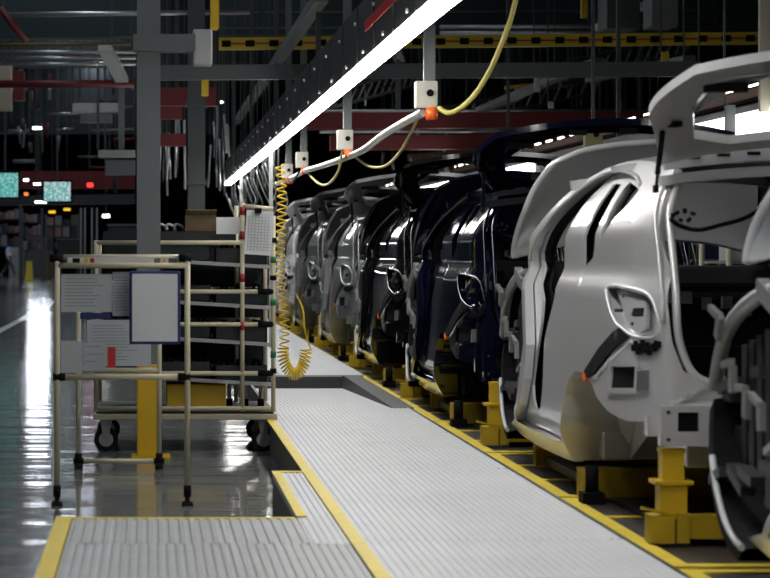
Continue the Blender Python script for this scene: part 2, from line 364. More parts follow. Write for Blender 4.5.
def make_car():
    R = thing('unfinished_car', 'x', 'car', (0, 0, .26))
    paint = P_SILVER
    mb = MB(); panel(mb, OUT, [APER, TAIL, VENT], 0, .045); mb.mirror()
    mb.build('side_shell', paint, R)
    for sgn in (1, -1):
        mb = MB(); panel(mb, INN, [H1, H2, H3], .05, .012)
        if sgn < 0: mb.v = [V((-p.x, p.y, p.z)) for p in mb.v]
        da = mb.build('door_aperture', paint, R)
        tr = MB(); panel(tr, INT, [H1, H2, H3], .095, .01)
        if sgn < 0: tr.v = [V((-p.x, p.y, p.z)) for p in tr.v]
        tr.build('inner_trim', black, da, label='black inner pillar trim')  # black trim sheet also stands in for shade inside the windows
        bd = MB().tube(spline([surf(u, z, -.004) for u, z in [(3.38,1.19),(3.30,1.265),(2.955,1.416),(2.631,1.519),(2.369,1.576),(2.087,1.606),(1.63,1.598),(1.142,1.562),(.864,1.517)]], 4), .010, 6)
        if sgn < 0: bd.v = [V((-p.x, p.y, p.z)) for p in bd.v]
        bd.build('aperture_bead', paint, da)
        seal = MB().tube(spline([surf(u, z, .085) for u, z in [(3.27,1.17),(3.25,1.25),(3.06,1.375),(2.75,1.505),(2.50,1.555),(2.25,1.565)]], 4), .026, 6)
        if sgn < 0: seal.v = [V((-p.x, p.y, p.z)) for p in seal.v]
        seal.build('door_seal', black, da, label='black door seal')
        lamp = MB(); panel(lamp, TAIL, [], .055, .01, .04); q0 = [surf(u, z, .0) for u, z in TAIL]; q1 = [surf(u, z, .057) for u, z in TAIL]; m_ = len(q0); lamp.add(q0+q1, [(i, (i+1)%m_, m_+(i+1)%m_, m_+i) for i in range(m_)])
        rim = spline([surf(u, z, .004) for u, z in TAIL], 1, True); lamp.tube(rim+[rim[0]], .009, 6)
        if sgn < 0: lamp.v = [V((-p.x, p.y, p.z)) for p in lamp.v]
        lo = lamp.build('lamp_recess', paint, R)
        LI = lambda u, z: -.006+.085*max(0, (z-.91))/.17*.5
        inp = patch(TAILIN, LI, .03); plug = patch([(.424,1.008),(.315,1.011),(.317,.981),(.425,.978)], lambda u, z: LI(u,z)-.006, .006)
        scr = MB()
        for u, z in ((.62,1.05),(.40,.945),(.70,.99)):
            a = surf(u, z, LI(u,z)-.006); b = surf(u, z, .05); scr.cyl(a, b, .007, 8)
        if sgn < 0:
            for q in (inp, plug): q.v = [V((-p.x, p.y, p.z)) for p in q.v]
        inp.build('lamp_plate', paint, lo); plug.build('socket', black, lo); build_each(scr, 'stud', blackm, lo, flip=sgn < 0)
        st = MB(); panel(st, [(.527,.923),(.409,.892),(.61,.821),(.966,.713),(1.12,.69),(1.20,.715),(.893,.826)], [], -.012, .012, .04)
        en = MB(); panel(en, [(1.12,.69),(1.20,.715),(1.235,.69),(1.145,.67)], [], -.014, .014, .04)
        gr = MB(); gr.tube([surf(.40,.875,-.003), surf(.60,.80,-.003), surf(.97,.695,-.003)], .007, 6)
        vb = MB(); panel(vb, VENT, [], .004, .01, .05)
        vr = MB(); c = [(.62,.785),(.31,.80),(.31,.672),(.62,.652)]; panel(vr, c, [VENT], -.014, .014, .05)
        br = MB(); panel(br, [(.30,.765),(.224,.77),(.224,.692),(.30,.686)], [], -.02, .02, .05)
        hn = MB()
        rr = random.Random(3)
        for k in range(12):
            u = .36-.02*k; hn.obox(surf(u, .862+rr.uniform(-.018,.018), -.010), (.016,.024,rr.uniform(.012,.04)), (0,0,rr.uniform(-.4,.4)))
        if sgn < 0:
            for q in (st, en, gr, vb, vr, br, hn): q.v = [V((-p.x, p.y, p.z)) for p in q.v]
        so = st.build('foam_strip', black, R, label='black foam strip'); en.build('tip', orange, so, label='orange red tip')
        gr.build('groove_bead', paint, so)
        vo = vr.build('vent_frame', paint, R); vb.build('vent_flap', black, vo); br.build('bracket', steel, vo)
        hn.build('wiring_clip', black, R, label='black wiring clips')
        # wheelhouse behind the arch
        wh = MB(); a = [surf(u, z) for u, z in spl_arch]
        n = len(a); wh.add(a+[p+V((.26,0,0)) for p in a], [(i, i+1, n+i+1, n+i) for i in range(n-1)], True)
        cp = [p+V((.26,0,0)) for p in a if p.y > 1.15]; wh.add(cp+[V((-.46,1.15,.45)), V((-.46,1.6,.30))][::-1] if cp[0].y > cp[-1].y else cp+[V((-.46,1.6,.30)), V((-.46,1.15,.45))], [list(range(len(cp)+2))])
        fwv = MB(); fa = [V((-.70+.09*t, 3.80+.85*math.sin(t*1.45), .27+.50*(1-math.cos(t*1.45)))) for t in [k/10 for k in range(11)]]
        n = len(fa); fwv.add(fa+[p+V((.22,.02,.03)) for p in fa]+[p+V((.0,.07,-.045)) for p in fa]+[p+V((.22,.07,-.045)) for p in fa],
                             [q for i in range(n-1) for q in ((i,i+1,n+i+1,n+i),(2*n+i,2*n+i+1,i+1,i),(3*n+i,3*n+i+1,2*n+i+1,2*n+i),(n+i,n+i+1,3*n+i+1,3*n+i))])
        seam = MB().tube([p+V((-.012,-.03,.01)) for p in fa[:8]], .012, 6)
        rail = MB().tube(spline([(-.66,3.40,1.12),(-.66,3.7,1.10),(-.655,4.05,1.03),(-.64,4.35,.93),(-.62,4.58,.76)], 4), [.026]*17, 8)
        rail.obox((-.67,3.55,1.09), (.04,.25,.06), (.25,0,0))
        frm = MB(); rr = random.Random(11)
        for k in range(5): frm.obox((-.66+.03*k, 3.45+.24*k, .70), (.035, .05, .62-.05*k), (0,0,.1))
        for k in range(8): frm.obox((-.64, 3.35+.15*k, .45+rr.random()*.5), (.05, .12+.1*rr.random(), .035), (rr.uniform(-.3,.3),0,0))
        brk = MB()
        for k in range(5):
            y = 3.42+.2*k; z = rr.uniform(.48,.98); brk.obox((-.685, y, z), (.02,.05,.09), (rr.uniform(-.5,.5),0,0)); brk.obox((-.69, y+.05, z+.05), (.02,.13,.022), (rr.uniform(-.3,.3),0,0))
        if sgn < 0:
            for q in (wh, fwv, seam, rail, frm): q.v = [V((-p.x, p.y, p.z)) for p in q.v]
        wh.build('wheelhouse', paint, R)
        wl = fwv.build('wheel_liner', black, R, label='black front wheel liner'); seam.build('liner_seal', lgrey, wl)
        rail.build('fender_rail', M('primer_grey', (.20,.205,.21), .4, .3), R)
        fo = frm.build('front_bracket_frame', blackm, R, label='dark front bracket frame'); build_each(brk, 'bracket', steel, fo, flip=sgn < 0)
    # roof
    mb = MB(); top = [p for p in OUT[2:11]]
    us = [.45+(2.75-.45)*k/16 for k in range(17)]
    def ztop(u):
        pts = sorted(top)
        for a, b in zip(pts, pts[1:]):
            if a[0] <= u <= b[0]: return a[1]+(b[1]-a[1])*(u-a[0])/(b[0]-a[0])
        return pts[-1][1]
    rows = []
    for u in us:
        e = surf(u, ztop(u)); rows.append([V((e.x*(1-2*j/12), e.y, e.z+.045*(1-(1-2*j/12)**2))) for j in range(13)])
    vs = [p for r in rows for p in r]; n = 13
    mb.add(vs, [(i*n+j, i*n+j+1, (i+1)*n+j+1, (i+1)*n+j) for i in range(16) for j in range(12)], True)
    mb.build('roof_panel', paint, R)
    hd = None
    for (y, z, hh) in ((.34, 1.585, .05), (.42, 1.52, .04), (1.5, 1.60, .03), (2.62, 1.555, .05)):
        mb = MB(); pts = [V((x, y, z+.04*(1-(x/.55)**2))) for x in [-.56+1.12*k/10 for k in range(11)]]
        for a, b in zip(pts, pts[1:]): mb.bar(a, b, .07, hh)
        q = mb.build('roof_header', paint, R); hd = hd or q
    mb = MB()
    for k in range(9): mb.obox((-.45+.12*k, .30, 1.60+.03*(1-((-.45+.12*k)/.55)**2)), (.05,.02,.014), (0,0,0))
    build_each(mb, 'clip', black, hd)
    # floor pan, crossmembers, rails
    mb = MB(); mb.box(-.55, .55, 1.85, 3.5, .28, .32); mb.box(-.5, .5, .05, 1.85, .52, .56); mb.box(-.55,.55,1.80,1.86,.28,.56)
    for k in range(6): mb.box(-.5, .5, .15+.27*k, .2+.27*k, .50, .53)
    mb.tube(spline([(-.45,.1,.50),(-.2,.12,.44),(.1,.1,.47),(.45,.1,.5)], 4), .035, 8); mb.obox((-.42,.35,.48), (.2,.5,.14), (.1,0,0)); mb.obox((.42,.35,.48), (.2,.5,.14), (.1,0,0))
    mb.build('floor_pan', paint, R, bevel=.01)
    mb = MB(); hol = [(-.505,.50+.045),(-.42,.545),(-.425,.62),(-.51,.62)]
    # rear crossmember plate with two square openings
    y0, y1 = -.07, -.02
    for x0, x1, z0, z1 in ((-.655,-.588,.485,.64),(-.508,.508,.485,.64),(.588,.655,.485,.64),(-.588,-.508,.485,.54),(-.588,-.508,.615,.64),(.508,.588,.485,.54),(.508,.588,.615,.64)):
        mb.box(x0, x1, y0, y1, z0, z1)
    mb.box(-.70,-.655,-.03,.02,.52,.60); mb.box(.655,.70,-.03,.02,.52,.60)
    mb.prism([(-.60,-.02,.64),(.60,-.02,.64),(.60,.06,.70),(-.60,.06,.70)], (0,.05,-.03))
    cm = mb.build('rear_crossmember', paint, R)
    build_each(MB().box(-.59,-.506,-.055,-.045,.538,.617).box(.506,.59,-.055,-.045,.538,.617), 'opening', black, cm, label='square black opening')
    sc = MB()
    for x in (-.625,-.46,-.3,-.15,.0,.2,.46,.625):
        for z in (.51,.615): sc.cyl((x,-.076,z), (x,-.06,z), .008, 8)
    build_each(sc, 'bolt', blackm, cm)
    bead = MB()
    for k in range(15): bead.obox((-.60+.014*k, -.012, .635+.008*k), (.016,.02,.014), (0,0,.3))
    bead.build('sealant_bead', paint, R)
    # cabin contents
    mb = MB(); mb.box(-.55,.55,2.95,3.25,.72,1.0); mb.box(-.55,-.12,2.85,3.1,.88,1.10); mb.box(.0,.55,2.9,3.15,.95,1.08); mb.box(-.55,.55,3.2,3.3,.3,.85)
    mb.tube([(-.55,2.9,.99),(.55,2.9,.99)], .045, 8)
    db = mb.build('dashboard', black, R, bevel=.02, label='black dashboard carrier')
    mb = MB(); rr = random.Random(5)
    for k in range(9): mb.obox((-.45+.1*k, 2.84, .98+rr.uniform(-.04,.03)), (.05,.03,.06), (0,0,rr.uniform(-.4,.4)))
    build_each(mb, 'bracket', grey, db)
    mb = MB(); mb.box(-.5,.5,1.9,2.9,.32,.36); mb.box(-.5,.5,.25,1.75,.56,.60); mb.box(-.52,.52,1.75,1.82,.56,.80)
    mb.build('floor_mat', black, R, label='black insulation mat')
    mb = MB(); mb.tube(spline([(-.56,.20,1.36),(-.50,.3,1.335),(-.43,.3,1.32),(-.34,.3,1.34),(-.24,.3,1.37),(-.15,.3,1.43),(-.10,.33,1.49)], 5), .009, 6)
    for k in range(6): mb.obox((-.56+.016*k, .17, 1.375+.02*math.sin(k*2.6)), (.014,.014,.02), (k,k,0))
    mb.build('wiring_harness', black, R, label='black wiring loom hanging in the tail opening')
    # tail opening flange
    mb = MB()
    fl = [surf(u, z, .01) for u, z in [(.38,1.52),(.351,1.481),(.286,1.379),(.19,1.24),(.05,1.08),(.02,.961),(-.007,.872),(-.046,.775),(-.112,.728),(-.247,.705),(-.6,.70)]]
    fl = [p+V((.03,0,0)) for p in fl]
    mb.tube(spline(fl, 3), .016, 6); mb.tube(spline([p+V((-.055,.0,.0)) for p in fl[:6]], 3), .010, 6); mb.mirror(); mb.build('opening_flange', paint, R)
    # hood, raised
    mb = MB(); prof = []
    rows = []
    for j in range(25):
        x = -.655*math.cos(math.pi*j/24); q = abs(x)/.655
        zt = 1.90-.03*q*q*6*.5 if q < .5 else None
        def top_z(q):
            P_ = [(0,1.80),(.3,1.785),(.58,1.755),(.8,1.69),(.9,1.61),(.96,1.53),(1,1.45)]
            for a, b in zip(P_, P_[1:]):
                if a[0] <= q <= b[0]: return a[1]+(b[1]-a[1])*(q-a[0])/(b[0]-a[0])
            return 1.36
        zb = 1.30-.10*q**2.5; zt = top_z(q)
        rows.append([V((x, 3.72-.36*(k/8)**2+.20*q**9*(1-.4*k/8), zb+(zt-zb)*k/8)) for k in range(9)])
    vs = [p for r in rows for p in r]
    fsq = [(i*9+k, i*9+k+1, (i+1)*9+k+1, (i+1)*9+k) for i in range(24) for k in range(8)]
    mb.add(vs, fsq, True)
    mb.add([p+V((0,.03,-.01)) for p in vs], [f[::-1] for f in fsq], True)
    edge = [r[8] for r in rows]; mb.tube(spline([rows[0][k]+V((0,.015,0)) for k in range(9)]+[p+V((0,.015,0)) for p in edge[1:-1]]+[rows[24][k]+V((0,.015,0)) for k in range(8,-1,-1)], 2), .018, 6)
    mb.build('hood', paint, R)
    MB().box(-.60,.60,3.30,3.50,1.02,1.16).box(-.60,.60,3.44,3.52,.40,1.05).build('cowl', blackm, R, bevel=.02, label='dark cowl and bulkhead')
    mb = MB(); mb.box(-.52,.52,4.25,4.55,.36,.86); mb.box(-.58,.58,4.52,4.66,.70,.78); mb.box(-.56,.56,4.50,4.62,.34,.42); mb.box(-.35,.35,3.6,4.2,.45,.9)
    for s_ in (-1, 1): mb.cyl((s_*.48,3.85,.9), (s_*.48,3.85,1.06), .10, 12); mb.box(s_*.5-.05, s_*.5+.05, 3.5, 4.6, .5, .62)
    mb.build('engine_bay_module', blackm, R, bevel=.01, label='dark radiator and engine bay module')
    # tailgate, raised
    mb = MB()
    def leaf(a, s):                                # a across -1..1, s along hinge->tip
        w_ = .60+.15*min(1, s/.6)**1.2-.10*max(0, (s-.7)/.45)**1.5
        y = .27-1.05*s*(1-.10*s); z = 1.61+.30*s-.03*s*s+.075*(1-a*a)
        return V((a*w_, y-.10*(1-a*a)*max(0,s-.5), z))
    def gate_grid(mb, a0, a1, s0, s1, na, ns, t=.035):
        g = [[leaf(a0+(a1-a0)*i/na, s0+(s1-s0)*k/ns) for k in range(ns+1)] for i in range(na+1)]
        vs = [p for r in g for p in r]; m = ns+1; N = len(vs)
        top_ = [(i*m+k, (i+1)*m+k, (i+1)*m+k+1, i*m+k+1) for i in range(na) for k in range(ns)]
        mb.add(vs+[p-V((0,0,t)) for p in vs], top_+[tuple(N+i for i in f[::-1]) for f in top_], True)
        rim = [i*m for i in range(na+1)]+[na*m+k for k in range(1, m)]+[i*m+ns for i in range(na-1,-1,-1)]+[k for k in range(ns-1,0,-1)]
        L = len(rim); mb.add([vs[i] for i in rim]+[vs[i]-V((0,0,t)) for i in rim], [(i, (i+1)%L, L+(i+1)%L, L+i) for i in range(L)])
    gate_grid(mb, -1, -.78, 0, 1.1, 4, 24); gate_grid(mb, .78, 1, 0, 1.1, 4, 24)
    gate_grid(mb, -.79, .79, .0, .10, 20, 2); gate_grid(mb, -.79, .79, .93, 1.1, 24, 4)
    for s_ in (-1, 1): mb.prism([leaf(s_*.79,.10),leaf(s_*.55,.10),leaf(s_*.79,.24)], (0,0,-.035)); mb.prism([leaf(s_*.79,.93),leaf(s_*.42,.93),leaf(s_*.62,.80),leaf(s_*.79,.52)], (0,0,-.035))
    tg = mb.build('tailgate', paint, R, label='raised tailgate frame')
    mb = MB()
    for a, s in ((-.70,.84),(-.3,1.0),(.1,1.0),(.5,1.0)):
        p = leaf(a, s); mb.obox(p-V((0,0,.045)), (.16 if a < -.5 else .10, .10, .03), (0,0,.3*a))
    p = leaf(-.89,.45); mb.obox(p-V((0,0,.038)), (.035,.12,.02), (0,0,.1))
    build_each(mb, 'access_hole', black, tg, label='black access hole')
    for s_ in (-1, 1):
        mb = MB(); a = V((s_*.665,-.16,1.69)); b = V((s_*.632,.14,1.48)); m_ = a.lerp(b,.72)
        mb.tube([a, m_], .011, 8); mb.tube([m_, b], .006, 8); mb.obox(b, (.02,.03,.03)); mb.build('gas_strut', black, R, label='black gas strut holding the tailgate')
    return R
spl_arch = [(p.x, p.y) for p in spline([(a, b, 0) for a, b in ARCH], 3)]

car0 = make_car()
def paint_tree(root, mat):
    for ch in root.children:
        for o in [ch]+list(ch.children):
            if o.type == 'MESH' and o.material_slots[0].material == P_SILVER:
                o.material_slots[0].link = 'OBJECT'; o.material_slots[0].material = mat
CARS = [(4.55, P_WHITE, 'white car with dark front bracket frame facing the large silver car tail'),
        (10.0, None, 'large bright silver car body shell with raised tailgate and black foam strip'),
        (15.27, P_NAVY, 'glossy navy blue car body between the large silver car and the black car'),
        (20.1, P_BLACK, 'glossy black car body between the navy and the grey ones'),
        (25.2, P_GREY, 'grey metallic car body fourth along the line behind the black one'),
        (30.5, P_DGREY, 'darker grey car body just beyond the lighter grey metallic one'),
        (35.7, P_SILVER, 'far silver car body small and partly hidden by the coil hose'),
        (40.9, P_BLACK, 'far dark car body at the distant end of the line'),
        (46.1, P_GREY, 'most distant grey car body barely seen at the line end')]
for i, (y, mat, lab) in enumerate(CARS):
    if i == 1: continue
    c = dup(car0, (2.62, y, .26), lab, 'car bodies on the assembly line')
    if mat: paint_tree(c, mat)
car0.location = (2.62, 10.0, .26); car0['label'] = CARS[1][2]; car0['group'] = 'car bodies on the assembly line'

# ------------------------------------------------------------------ carriers under the cars
cr = thing('car_carrier', 'x', 'car carrier', (0, 0, .1))
for s_ in (-1, 1):
    x = -.60 if s_ < 0 else .36
    p = MB().box(x-.042,x+.042,-.04,.04,.345,.465).box(x-.046,x+.046,-.044,.044,.455,.472).build('support_post', yel, cr)
    MB().box(x-.075,x+.075,-.065,.065,.335,.35).box(x-.052,x+.052,-.05,.05,.20,.336).build('collar', yel, p)
    MB().obox((x-.04,-.05,.225), (.18,.03,.012), (0,.25,.2)).box(x-.09,x+.0,-.07,.07,.11,.215).box(x+.01,x+.06,-.06,.05,.11,.225).build('foot_block', yeldirty, p)
MB().box(-.58,.40,-.045,.045,.125,.215).build('rear_crossbeam', yeldirty, cr)
MB().box(-.66,.42,1.70,1.85,.115,.245).build('middle_crossbeam', yeldirty, cr)
MB().box(-.30,-.265,1.69,1.70,.13,.235).build('label_plate', red, cr, label='small red plate')
MB().box(-.52,.40,.05,3.6,.102,.12).box(-.55,-.45,1.86,3.5,.115,.16).box(.30,.40,1.86,3.5,.115,.16).build('skid_rail', blackm, cr)
for s_ in (-1, 1):
    xs = -.63 if s_ < 0 else .36
    MB().cyl((xs,1.62,.12),(xs,1.62,.27),.03,10).box(xs-.05,xs+.05,1.56,1.68,.10,.15).build('sill_support', black, cr, label='black sill support')
    MB().box(xs+.03,xs+.13,3.5,3.6,.11,.27).build('front_post', yel, cr)
MB().box(-.6,.40,3.5,3.6,.115,.2).build('front_crossbeam', yeldirty, cr)
cl = ['yellow carrier under the white car with the dark front frame', 'yellow post carrier under the large bright silver car', 'yellow carrier under the navy car',
      'yellow carrier under the black car', 'yellow carrier under the grey metallic car', 'yellow carrier under the darker grey car',
      'yellow carrier under the far silver car', 'yellow carrier under the far dark car', 'yellow carrier under the most distant grey car']
for i, (y, _, _) in enumerate(CARS):
    yy = y-(.25 if i > 1 else 0)
    if i == 0: cr.location = (2.62, yy, .1); cr['label'] = cl[0]; cr['group'] = 'yellow carriers under the cars'
    else: dup(cr, (2.62, yy, .1), cl[i])

# ================================================================== LINE LIGHT TROUGHS
lamp_m = M('line_lamp', (1, 1, 1), .5, emit=TROUGH_EMIT, ecol=(1, .985, .95), var=0)
lamp_f = M('far_line_lamp', (1, 1, 1), .5, emit=FAR_TROUGH_EMIT, ecol=(1, 1, .97), var=0)
house = M('trough_housing', (.06, .062, .066), .45, .3, var=.3, scale=5, bump=.3, bscale=40)
t = thing('light_trough', 'long dark overhead light trough with glowing white strip above the walkway', 'light', (1.38, 4, 2.36))
MB().box(1.305, 1.44, 4, 44.6, 2.40, 2.77).build('housing', house, t)
for k in range(8): MB().box(1.30, 1.395, 4+k*5.075, 4+k*5.075+5.06, 2.362, 2.402).build('diffuser', lamp_m, t, label='glowing white diffuser')
MB().box(1.298, 1.306, 13.4, 15.6, 2.56, 2.62).build('sticker', M('marking_red',(.75,.02,.02),.5), t, label='red marking strip')
sc = MB()
for k in range(26):
    y = 9+k*1.35; sc.cyl((1.292,y,2.45),(1.31,y,2.45),.013,8); sc.cyl((1.292,y+.6,2.67),(1.31,y+.6,2.67),.011,8)
build_each(sc, 'screw', white, t)
sc = MB()
for k in range(30): sc.box(1.298,1.306,9+k*1.2,9.03+k*1.2,2.41,2.76)
build_each(sc, 'joint_strip', house, t)
for k in range(5):
    y = 14+7*k; MB().bar((1.37,y,2.77),(1.37,y,9.0),.04,.04).build('hanger_rod', dgrey, t)
for k in range(2):
    y = 27.5+9*k; MB().box(1.27,1.31,y,y+.05,.2,2.40).build('support_leg', lgrey, t, label='pale upright leg')
t = thing('light_trough', 'bright white light trough on the far side beyond the car line', 'light', (4.65, 8, 2.1))
MB().box(4.62, 4.80, 8, 46, 2.10, 2.36).build('housing', house, t)
for y0, y1 in ((8,15),(15.02,22.6),(31,38),(38.02,46)): MB().box(4.60, 4.622, y0, y1, 2.13, 2.30).build('diffuser', lamp_f, t, label='glowing white side diffuser')
for k in range(5): MB().bar((4.72,10+8*k,2.36),(4.72,10+8*k,9.0),.04,.04).build('hanger_rod', dgrey, t)
# dotted lamp row
dl = M('small_lamp', (1, .93, .8), .4, emit=9, var=0)
t = thing('lamp_row', 'brown cable tray carrying a dotted row of tiny lamps above the cars', 'light', (5.5, 18, 2.7))
MB().box(5.45, 5.6, 16, 60, 2.62, 2.70).build('tray', M('rust_tray', (.14, .06, .03), .5), t)
for k in range(44): MB().box(5.44, 5.455, 16+k, 16+k+.45, 2.72, 2.735).build('lamp', dl, t)
# unseen high bay lamps over left aisle; far ones added to light the distance
bay = M('bay_lamp', (1, 1, 1), .5, emit=BAY_EMIT, ecol=(.80, .88, 1), var=0)
for i in range(21):
    y = 6+i*5.4
    t = thing('ceiling_lamp', 'long white ceiling lamp over the left aisle', 'light', (-2.1, y, 8.5), 'ceiling lamps over the left aisle')
    MB().box(-2.6, -1.6, y, y+1.6, 8.56, 8.65).build('housing', lgrey, t); MB().box(-2.56, -1.64, y+.03, y+1.57, 8.54, 8.56).build('diffuser', bay, t)
    MB().bar((-2.1,y+.8,8.65),(-2.1,y+.8,9.0),.02,.02).build('hanger_rod', dgrey, t)
for i, (Yg, z0, z1) in enumerate(((73, 6.4, 8.9), (99, 5.7, 8.9))):  # girders added as baffles that hide the far ceiling lamps
    t = thing('roof_girder', ['deep dark steel roof girder across the left aisle','second deep dark steel roof girder further down the left aisle'][i], 'girder', (-6, Yg, z0))
    MB().box(-14, 3, Yg, Yg+.03, z0+.2, z1-.2).build('web_plate', tl0, t); MB().box(-14, 3, Yg-.2, Yg+.23, z0, z0+.2).build('lower_flange', tl0, t); MB().box(-14, 3, Yg-.2, Yg+.23, z1-.2, 9.0).build('upper_flange', tl0, t)
bb = M('aisle_lamp', (1,1,1), .5, emit=45, ecol=(.82,.90,1), var=0)
for (Y_, zc, x0, x1, l) in ((64.5, 2.97, -3.25, -2.5, 'wide white lamp box hidden behind the red beam over the left aisle'), (110, 3.28, -5.2, -4.4, 'distant white lamp box behind the grey shelf beam'), (95, 3.04, -4.5, -3.7, 'middle white lamp box behind the grey shelf beam')):  # middle box is added to light the distant person and sign
    t = thing('aisle_lamp', l, 'light', ((x0+x1)/2, Y_, zc-.12))
    MB().box(x0,x1,Y_,Y_+.5,zc-.09,zc+.12).build('diffuser', bb, t); MB().box(x0-.03,x1+.03,Y_-.03,Y_+.53,zc+.12,zc+.16).build('housing', lgrey, t); MB().bar(((x0+x1)/2,Y_+.2,zc+.16),((x0+x1)/2,Y_+.2,9),.03,.03).build('hanger_rod', dgrey, t)
# ================================================================== COLUMN
t = thing('steel_column', 'grey steel column with yellow guard foot standing behind the notice board', 'column', (0, 15.4, 0))
MB().box(-.078,.062,15.33,15.345,.5,9).box(-.078,.062,15.455,15.47,.5,9).box(-.02,.005,15.345,15.455,.5,9).build('shaft', grey, t)
MB().box(-.078,.066,15.32,15.48,.012,.56).build('guard', M('guard_yellow', (.62,.38,.012), .4, var=.1), t, bevel=.008, label='yellow column guard')
MB().box(-.11,.12,15.25,15.55,0,.014).build('base_plate', yel, t)
MB().box(-.10,.27,15.29,15.46,2.42,2.52).build('arm', grey, t); MB().box(.255,.37,15.30,15.5,2.34,2.55).build('junction_box', lgrey, t, bevel=.01)
MB().box(.365,.41,15.35,15.40,2.56,2.80).build('tag_plate', yel, t, label='yellow tag plate')
t = thing('steel_column', 'second grey column standing further back left of the light trough', 'column', (.54, 30, 0))
MB().box(.44,.64,29.95,29.97,0,9).box(.44,.64,30.13,30.15,0,9).box(.53,.55,29.97,30.13,0,9).build('shaft', dgrey, t)
for z in (2.0, 2.9): MB().box(.42,.66,29.93,30.17,z,z+.06).build('bracket_band', dgrey, t)

# ================================================================== NOTICE BOARD STAND
def pipe_stand():
    pass
t = thing('notice_stand', 'cream pipe stand with two front legs holding the blue framed whiteboard', 'stand', (-.14, 12.5, 0))
Y = 12.5
for x in (-.45, .181):
    MB().cyl((x,Y,.07),(x,Y,1.20),.0142).build('leg', cream, t)
    MB().cyl((x,Y,.045),(x,Y,.10),.019).build('leg_sleeve', black, t)
    MB().cyl((x,Y,.02),(x,Y,.05),.012).cyl((x,Y,0),(x,Y,.022),.026).box(x-.028,x+.028,Y-.028,Y+.028,0,.012).build('foot', rubber, t)
MB().cyl((-.42,Y+.02,1.205),(.15,Y+.02,1.205),.0142).build('top_rail', cream, t); MB().cyl((-.45,Y,1.165),(.181,Y,1.165),.0142).build('upper_rail', cream, t)
MB().cyl((-.45,Y,.625),(.181,Y,.625),.0142).build('lower_rail', cream, t)
for x, z in ((-.455,1.20),(.17,1.20),(-.44,.625),(.165,.625)):
    MB().cyl((x-.03,Y,z),(x+.03,Y,z),.0195).build('joint_sleeve', black, t)
# label strip
ls = MB().box(-.40,.16,Y-.002,Y+.002,1.172,1.205).build('label_strip', M('strip_white', (.55,.55,.52), .6), None); tag(ls, 'white strip of small coloured labels along the top of the notice stand', 'label strip')
for x0, x1, m in ((-.375,-.34,black),(-.32,-.30,yel),(-.29,-.27,red),(.02,.05,brown),(.06,.075,yel),(.09,.13,dgrey)):
    MB().box(x0,x1,Y-.004,Y-.002,1.176,1.20).build('coloured_label', m, ls)
# whiteboard
t = thing('whiteboard', 'white board with dark blue frame hung on the front notice stand', 'whiteboard', (.07, 12.46, .77))
x0,x1,z0,z1 = -.100,.147,.785,1.139
MB().box(x0,x1,12.445,12.465,z0,z1).build('frame', blue, t, bevel=.008)
MB().box(x0+.014,x1-.014,12.441,12.447,z0+.014,z1-.014).build('writing_surface', M('board_white', (.62,.64,.66), .4, var=.05, scale=3), t)
MB().box(.025,.028,12.740,12.4412,.93,1.08).build('pen_mark', M('pen_green', (.40,.56,.48), .6), t, label='faint green pen line')
def sheet(px0, px1, py0, py1, Y, label, lines=0, mat=None, name='paper_sheet', cat='paper'):
    a = A(px0, py1, Y); b = A(px1, py0, Y)
    o = tag(MB().box(a.x, b.x, Y, Y+.004, a.z, b.z).build(name, mat or white), label, cat)
    if lines:
        mb = MB(); h = b.z-a.z; rr = random.Random(int(px0))
        for k in range(lines):
            z = b.z-h*(.12+.8*k/lines); xw = (b.x-a.x); mb.box(a.x+xw*.08, a.x+xw*(.5+.4*rr.random()), Y-.0008, Y-.0001, z-.003, z)
        mb.build('printed_lines', grey, o)
    return o
pap = M('sheet_grey', (.42,.44,.46), .6, var=.06, scale=4)
sheet(61,112,274,312,12.53,'large pale printed sheet at the top left of the notice stand',9,pap)
sheet(112.5,132,272,316,12.54,'narrow printed sheet between the large sheet and the whiteboard',12,pap)
sheet(61,82.5,341,373,12.53,'small white sheet at the lower left corner of the notice stand',0,pap)
sheet(84,106,343,371,12.53,'small white sheet beside the red tag on the notice stand',3,pap)
sheet(107.5,115.5,347,368,12.52,'small bright red tag card on the lower rail of the notice stand',0,M('tag_red',(.55,.03,.03),.5),'tag_card','tag')
# second stand behind
t = thing('notice_stand', 'lower cream pipe stand just behind the whiteboard stand on short feet', 'stand', (-.18, 14.6, 0))
Y = 14.6
for x in (-.405, .052):
    MB().cyl((x,Y,.06),(x,Y,1.06),.0142).build('leg', cream, t); MB().cyl((x,Y,.03),(x,Y,.09),.02).cyl((x-.03,Y,.045),(x+.03,Y,.045),.018).build('joint_sleeve', black, t)
    MB().cyl((x,Y,0),(x,Y,.035),.024).build('foot', rubber, t)
MB().cyl((-.405,Y,.045),(.052,Y,.045),.0142).build('lower_rail', cream, t); MB().cyl((-.405,Y,1.05),(.052,Y,1.05),.0142).build('top_rail', cream, t)
MB().cyl((-.405,Y,.56),(.052,Y,.56),.0142).build('middle_rail', cream, t)
sheet(87,151,320,366,14.57,'wide printed sheet on the lower stand partly hidden by the whiteboard',12,pap)
o = sheet(80,111,313,319,14.57,'dark blue clip bar on the lower stand under the large sheet',0,blue,'clip_bar','clip bar')

